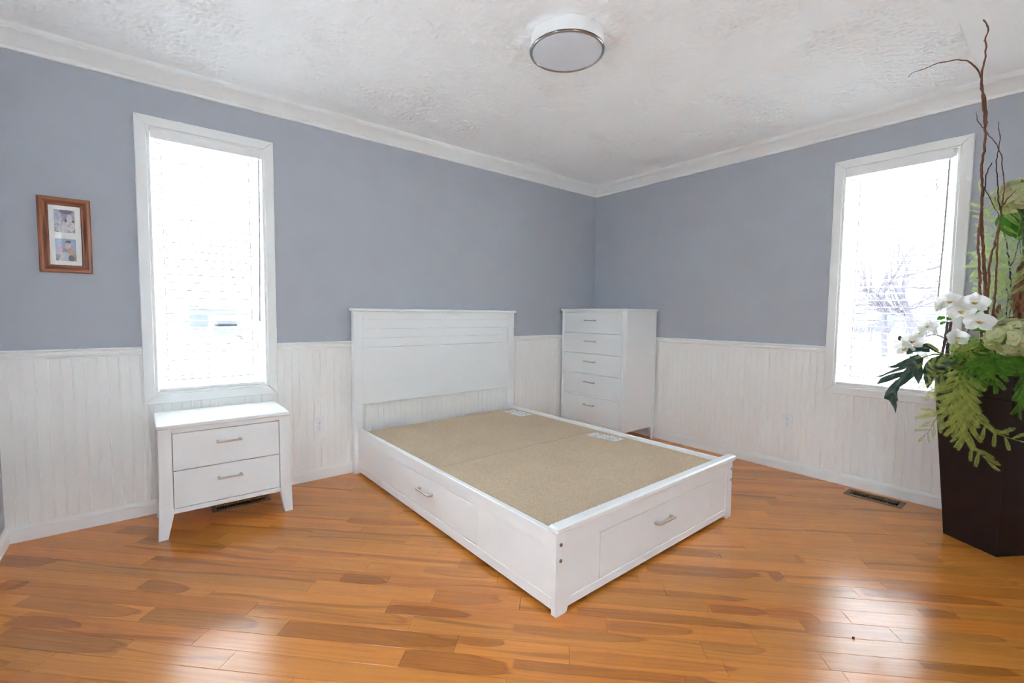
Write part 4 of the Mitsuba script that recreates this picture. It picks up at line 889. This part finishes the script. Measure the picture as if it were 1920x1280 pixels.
# ---- hydrangea heads: each floret is a part of four petals
fl_ = []
for a in (0, 90, 180, 270):
    fl_.append(moved(petal(.0225, .0118, .30, 1.05, 6, 4, bend=.25), rotz(math.radians(a))))
fl_.append(moved(trimesh.creation.icosphere(1, .0028), frame((0, 0, .002), (1, 0, 0), (0, 1, 0), (0, 0, 1))))
FLO = [mikit.ply(join(fl_), m, smooth=True) for m in ('m_hyd_a', 'm_hyd_b', 'm_hyd_c')]
def hydrangea(c, rad, nf, label, mix_, stem):
    h = thing('hydrangea', label, 'hydrangea'); o = PP(c)
    add(h + '__stem', limb(stem, .0042, .0035, .0008, 0), 'm_stem_green', smooth=60)
    add(h + '__core', moved(trimesh.creation.icosphere(2, rad * .70), frame(o, (1, 0, 0), (0, 1, 0), (0, 0, .85))), 'm_hyd_b', smooth=True)
    for i in range(nf):
        zc = 1 - 1.85 * (i + .5) / nf; a = i * 2.39996; s = math.sqrt(max(0, 1 - zc * zc)); nrm = np.array([s * math.cos(a), s * math.sin(a), zc]) + nr.normal(0, .06, 3); nrm /= np.linalg.norm(nrm)
        p = o + nrm * np.array([1, 1, .88]) * rad * rng2.uniform(.90, 1.06); t = np.cross(nrm, nr.normal(size=3)); t /= np.linalg.norm(t); tl = nrm + nr.normal(0, .22, 3); tl /= np.linalg.norm(tl); t -= tl * (t @ tl); t /= np.linalg.norm(t); sc = rng2.uniform(.95, 1.3)
        put(h + '__floret', {**FLO[rng2.choices((0, 1, 2), mix_)[0]], 'to_world': T(frame(p, t * sc, np.cross(tl, t) * sc, tl * sc))})
hydrangea((.034, -.12, 1.028), .100, 120, 'lower cream-green hydrangea head above the rim at the right edge of the photo', (.72, .18, .10), [(.02, -.03, .84), (.03, -.09, .92), (.034, -.11, .99)])
hydrangea((.020, -.04, 1.690), .088, 104, 'upper cream-green hydrangea head high at the right edge of the photo', (.50, .38, .12), [(.03, .04, .84), (.05, .05, 1.25), (.035, .0, 1.5), (.022, -.04, 1.63)])

# ---- leaves
def blade(path, w, n=14, m=6, fold=.25, wav=.08, thick=.0006):
    """a leaf lobe along a path: (r,b,z) points; w(x) half width; two-skinned with real thickness"""
    S = spline(PPS(path), n); n = len(S); tg = np.gradient(S, axis=0); tg /= np.linalg.norm(tg, axis=1, keepdims=True); v = []
    for i in range(n):
        x = i / (n - 1); out = -PB * .75 + np.array([0, 0, .66]); sd = np.cross(tg[i], out); sd /= np.linalg.norm(sd); nm = np.cross(sd, tg[i])
        for j in range(m + 1):
            y = 2 * j / m - 1; v.append(S[i] + sd * w(x) * y + nm * w(x) * (fold * abs(y) + wav * math.sin(9 * x + 2 * y)))
    v = np.array(v); f = []
    for i in range(n - 1):
        for j in range(m):
            a = i * (m + 1) + j; f += [[a, a + m + 1, a + m + 2], [a, a + m + 2, a + 1]]
    return trimesh.Trimesh(v, f, process=False)
def lobe(w, peak=.35): return lambda x: w * (max(0.0, min(1, x / peak)) ** .6 * .72 + .28 if x < peak else max(.02, 1 - ((x - peak) / (1 - peak)) ** 1.7))
ld = thing('lobed_leaf', 'large glossy dark green lobed leaf hanging left in front of the window sill', 'leaf')
LEAF_OUTLINE = [(-0.32, -0.224, 0.923), (-0.292, -0.215, 0.937), (-0.27, -0.211, 0.917), (-0.272, -0.215, 0.88), (-0.266, -0.216, 0.845), (-0.27, -0.22, 0.82), (-0.281, -0.225, 0.788), (-0.292, -0.227, 0.807), (-0.3, -0.227, 0.824), (-0.326, -0.237, 0.791), (-0.349, -0.245, 0.767), (-0.357, -0.249, 0.743), (-0.356, -0.251, 0.72), (-0.351, -0.252, 0.699), (-0.357, -0.254, 0.694), (-0.355, -0.255, 0.67), (-0.357, -0.259, 0.632), (-0.367, -0.259, 0.658), (-0.379, -0.261, 0.679), (-0.387, -0.261, 0.694), (-0.407, -0.266, 0.703), (-0.403, -0.262, 0.735), (-0.39, -0.256, 0.765), (-0.369, -0.248, 0.796), (-0.351, -0.242, 0.818), (-0.391, -0.254, 0.794), (-0.44, -0.269, 0.772), (-0.423, -0.261, 0.809), (-0.38, -0.248, 0.834), (-0.34, -0.236, 0.848), (-0.33, -0.232, 0.863), (-0.372, -0.245, 0.842), (-0.401, -0.254, 0.828), (-0.425, -0.262, 0.811), (-0.452, -0.268, 0.813), (-0.423, -0.26, 0.821), (-0.402, -0.253, 0.838), (-0.357, -0.239, 0.868), (-0.332, -0.23, 0.897)]
LEAF_RIBS = [[(-0.291, -0.216, 0.932), (-0.292, -0.222, 0.857), (-0.281, -0.225, 0.794)], [(-0.294, -0.217, 0.929), (-0.323, -0.232, 0.84), (-0.372, -0.253, 0.741), (-0.403, -0.264, 0.709)], [(-0.367, -0.251, 0.749), (-0.361, -0.255, 0.692), (-0.357, -0.258, 0.638)], [(-0.294, -0.217, 0.929), (-0.33, -0.232, 0.869), (-0.381, -0.25, 0.817), (-0.436, -0.267, 0.774)], [(-0.294, -0.217, 0.929), (-0.341, -0.235, 0.868), (-0.399, -0.253, 0.831), (-0.448, -0.267, 0.813)]]

def lobed_blade(outline, ribs):
    from scipy.spatial import Delaunay
    O = np.array(outline); flat = O[:, [0, 2]]; ring = LineString(np.vstack([flat, flat[:1]])); poly = Polygon(flat)
    n = int(ring.length / .004); edge = np.array([ring.interpolate(t, True).coords[0] for t in np.linspace(0, 1, n, endpoint=False)])
    a0, c0, a1, c1 = poly.bounds; g = np.array([(x, z) for x in np.arange(a0, a1, .006) for z in np.arange(c0, c1, .006) if poly.buffer(-.003).contains(shapely.Point(x, z))])
    P = np.vstack([edge, g]); tri = Delaunay(P).simplices; tri = tri[[poly.contains(shapely.Point(*P[t].mean(0))) for t in tri]]
    A = np.c_[flat, np.ones(len(flat))]; co = np.linalg.lstsq(A, O[:, 1], rcond=None)[0]
    rl = [LineString([(q[0], q[2]) for q in r]) for r in ribs]
    dist = np.array([min(l_.distance(shapely.Point(*p)) for l_ in rl) for p in P])
    b = np.c_[P, np.ones(len(P))] @ co + .45 * dist + .004 * np.sin(P[:, 0] * 70 + P[:, 1] * 50)
    return trimesh.Trimesh(PPS(np.c_[P[:, 0], b, P[:, 1]]), tri, process=False)
add(ld + '__stalk', limb([(-.13, -.08, .84), (-.175, -.13, .915), (-.225, -.175, .940), (-.275, -.21, .922)], .0040, .0030, .0004, 0), 'm_stem_green', smooth=60)
add(ld + '__blade', lobed_blade(LEAF_OUTLINE, LEAF_RIBS), 'm_leaf_dark', smooth=True)
add(ld + '__lobe', blade([(-.285, -.205, .930), (-.335, -.215, .892), (-.375, -.215, .868), (-.412, -.21, .862)], lobe(.016)), 'm_leaf_dark', smooth=True)
ld = thing('lobed_leaf', 'dark green lobed leaf behind the trailing fern at the left rim of the planter', 'leaf')
for pth, w_ in (([(-.20, -.14, .93), (-.225, -.17, .87), (-.245, -.18, .82), (-.250, -.18, .765)], .036), ([(-.15, -.12, .93), (-.19, -.16, .905), (-.235, -.185, .885), (-.275, -.19, .835)], .040), ([(-.15, -.11, .90), (-.19, -.15, .84), (-.205, -.165, .80), (-.215, -.17, .755)], .034)):
    add(ld + '__lobe', blade(pth, lobe(w_)), 'm_leaf_dark', smooth=True)
add(ld + '__stalk', limb([(-.10, -.06, .84), (-.14, -.10, .915), (-.17, -.13, .915)], .0035, .0030, .0004, 0), 'm_stem_green', smooth=60)
ld = thing('lobed_leaf', 'grey-green leaf directly under the lower orchid flowers', 'leaf')
for pth, w_ in (([(-.25, -.18, .955), (-.285, -.205, .965), (-.315, -.215, .955), (-.335, -.22, .930)], .026), ([(-.22, -.16, .955), (-.255, -.185, .975), (-.285, -.20, .975), (-.31, -.205, .985)], .020)):
    add(ld + '__lobe', blade(pth, lobe(w_)), 'm_leaf_dark', smooth=True)
add(ld + '__stalk', limb([(-.12, -.07, .84), (-.17, -.12, .92), (-.235, -.17, .955)], .0030, .0026, .0004, 0), 'm_stem_green', smooth=60)
def rosette(name, label, cat, specs, mt, stalk=None):
    k = thing(name, label, cat)
    for pth, w_, pk in specs: add(k + '__leaf', blade(pth, lobe(w_, pk), 12, 6, .18, .05), mt, smooth=True)
    if stalk: add(k + '__stalk', limb(stalk, .0022, .0012, .0004, 0), 'm_stem_green', smooth=60)
rosette('leafy_sprig', 'small sprig of round green leaves left of the upper orchid flowers', 'sprig', [([(-.206, -.12, 1.120), (-.215, -.12, 1.121), (-.225, -.122, 1.118), (-.236, -.125, 1.112)], .0135, .5), ([(-.202, -.12, 1.120), (-.196, -.122, 1.119), (-.190, -.123, 1.115), (-.184, -.124, 1.110)], .011, .5), ([(-.203, -.12, 1.098), (-.212, -.12, 1.096), (-.220, -.121, 1.091), (-.226, -.122, 1.086)], .010, .5)], 'm_leaf_broad', [(-.165, -.08, .84), (-.195, -.11, 1.0), (-.200, -.118, 1.08), (-.202, -.12, 1.15)])
rosette('broad_leaf', 'broad round green leaf below the upper hydrangea', 'leaf', [([(.02, .05, 1.52), (.005, .045, 1.56), (-.008, .04, 1.61), (-.012, .035, 1.665)], .062, .5), ([(.03, .05, 1.50), (.035, .03, 1.54), (.05, .02, 1.58), (.07, .01, 1.61)], .050, .5)], 'm_leaf_broad', [(.04, .05, .84), (.05, .06, 1.2), (.03, .055, 1.45), (.02, .05, 1.53)])
rosette('small_leaves', 'cluster of small green leaves at the foot of the orchid stems', 'leaf', [([(-.06, -.10, 1.05), (-.078, -.12, 1.068), (-.092, -.13, 1.066), (-.105, -.135, 1.058)], .020, .45), ([(-.06, -.10, 1.03), (-.05, -.125, 1.045), (-.04, -.135, 1.04), (-.03, -.14, 1.02)], .018, .45), ([(-.075, -.10, 1.02), (-.066, -.13, 1.02), (-.060, -.14, 1.01), (-.058, -.145, .99)], .018, .5), ([(-.07, -.10, 1.10), (-.09, -.12, 1.14), (-.10, -.125, 1.155), (-.115, -.13, 1.165)], .016, .45)], 'm_leaf_broad', [(-.06, -.04, .84), (-.06, -.07, .95), (-.065, -.095, 1.03), (-.068, -.1, 1.09)])
rosette('small_leaves', 'round green leaves beside the bark chunk at the planter rim', 'leaf', [([(-.13, -.08, .91), (-.148, -.11, .945), (-.160, -.125, .955), (-.178, -.135, .952)], .024, .5), ([(-.11, -.08, .91), (-.10, -.11, .955), (-.095, -.12, .975), (-.09, -.125, .995)], .026, .5), ([(-.10, -.08, .91), (-.075, -.12, .945), (-.06, -.135, .955), (-.045, -.14, .950)], .022, .5)], 'm_leaf_broad', [(-.10, -.05, .84), (-.115, -.07, .90)])
for lab, c0, n_ in (('dense tuft of dark green foliage filling the planter behind the trailing fern', (-.04, -.07), 34), ('dense tuft of dark green foliage at the right side of the planter under the hydrangea', (.07, -.05), 30)):
    k = thing('foliage_tuft', lab, 'fern')
    for i in range(n_):
        a = rng2.uniform(0, 6.283); rr = rng2.uniform(0, .05); o = PP((c0[0] + rr * math.cos(a), c0[1] + rr * math.sin(a), .842)); x = np.array([0, 0, 1.0]) + .9 * (PR * rng2.uniform(-1, 1) + PB * rng2.uniform(-1.1, .4)); x /= np.linalg.norm(x)
        zz = -PB - x * (-PB @ x); zz /= np.linalg.norm(zz); L = rng2.uniform(.09, .15)
        put(k + '__pinna', {**PIN['green'][i % 3], 'to_world': T(frame(o, x * L, np.cross(zz, x) * L, zz * L))})

# ---------------------------------------------------------------- outdoors: snow, houses, bare trees and shrubs
GZ = -.75
struct('snow_ground', cbox(-20000, 20000, -20000, 20000, GZ - .3, GZ, 0), 'm_snow', 'flat snow-covered ground outside the windows', 'snow')
def house(name, label, c, ang, w, d, h, rh, wins):
    k = thing(name, label, 'house'); M = rotz(ang, (c[0], c[1], GZ))
    add(k + '__walls', moved(cbox(-w / 2, w / 2, -d / 2, d / 2, 0, h, .02), M), 'm_siding')
    add(k + '__roof', prism([(-d / 2 - .4, h), (d / 2 + .4, h), (0, h + rh)], -w / 2 - .4, w / 2 + .4, M @ frame((0, 0, 0), (0, 1, 0), (0, 0, 1), (1, 0, 0))), 'm_snow', label='snow-covered roof')
    for (a, b, z0, z1) in wins: add(k + '__window', moved(cbox(a, b, -d / 2 - .05, -d / 2 + .02, z0, z1, .01), M), 'm_house_dark')
house('house', 'faint low house with a snowy roof seen through the left window', (-2.6, 42), 0.1, 9.0, 7.0, 2.0, 1.5, [(-3.0, -1.9, .7, 1.5), (1.2, 2.4, .7, 1.5)])
house('house', 'faint house seen through the right window behind the shrubs', (66, 8.5), -1.35, 12.0, 8.0, 2.6, 1.6, [(-3.6, -2.2, .9, 2.0), (.4, 1.6, .9, 2.0), (3.0, 4.2, .9, 2.0)])
ca = thing('parked_car', 'faint parked car in the snow seen low in the left window', 'car')
MCAR = rotz(1.5, (.75, 33.5, GZ))
add(ca + '__body', moved(join([cbox(-2.1, 2.1, -.85, .85, .25, .85, .12), cbox(-1.2, 1.3, -.75, .75, .80, 1.4, .2)]), MCAR), 'm_house_dark')
for x in (-1.3, 1.3): add(ca + '__wheel', moved(trimesh.creation.cylinder(.32, .2, sections=14), MCAR @ frame((x, -.8, .32), (1, 0, 0), (0, 0, 1), (0, -1, 0))), 'm_gasket')
def tree_mesh(rg, hgt, r, levels, spread=.55, nb=4):
    out = []
    def grow(p, d, L, r, lv):
        q = [p]; dd = d.copy()
        for i in range(4): dd = dd + rg.normal(0, .10, 3); dd /= np.linalg.norm(dd); q.append(q[-1] + dd * L / 4)
        out.append(tube(q, np.linspace(r, r * .6, 5), 4))
        if lv == 0: return
        for j in range(nb):
            t = rg.uniform(.4, 1); k = min(4, int(t * 4)); e = dd * (1 - spread * .5) + rg.normal(0, spread, 3); e[2] = abs(e[2]) * .8 + .1; e /= np.linalg.norm(e); grow(q[k], e, L * rg.uniform(.5, .72), r * .5, lv - 1)
    grow(np.zeros(3), np.array([0, 0, 1.0]), hgt * .45, r, levels)
    return join(out)
for lab, c, hg, r_, lv, sd in (('bare tree with a thick trunk seen through the right half of the right window', (24, 1.2), 8.5, .20, 4, 3), ('bare tree seen through the left half of the right window', (21, 7.4), 8.0, .13, 4, 8), ('thin bare tree seen near the right edge of the right window', (24, 2.6), 9.0, .12, 4, 5), ('faint bare tree beside the house in the left window', (-4.2, 36), 6.0, .10, 4, 21)):
    t_ = thing('bare_tree', lab, 'tree'); add(t_, moved(tree_mesh(np.random.default_rng(sd), hg, r_, lv), rotz(sd, (c[0], c[1], GZ))), 'm_tree')
SH = ['leftmost', 'second', 'third', 'fourth', 'fifth', 'rightmost']
for i in range(6):
    t_ = thing('bare_shrub', f'bare twiggy shrub in the snow, {SH[i]} of the row seen through the right window', 'shrub')
    rg = np.random.default_rng(40 + i); parts = [moved(tree_mesh(rg, 2.6, .022, 3, .40, 4), rotz(j * 1.1, (rg.normal(0, .16), rg.normal(0, .16), 0))) for j in range(5)]
    add(t_, moved(join(parts), rotz(i, (43.0 + .6 * rg.normal(), 8.6 - 1.1 * i, GZ))), 'm_shrub')
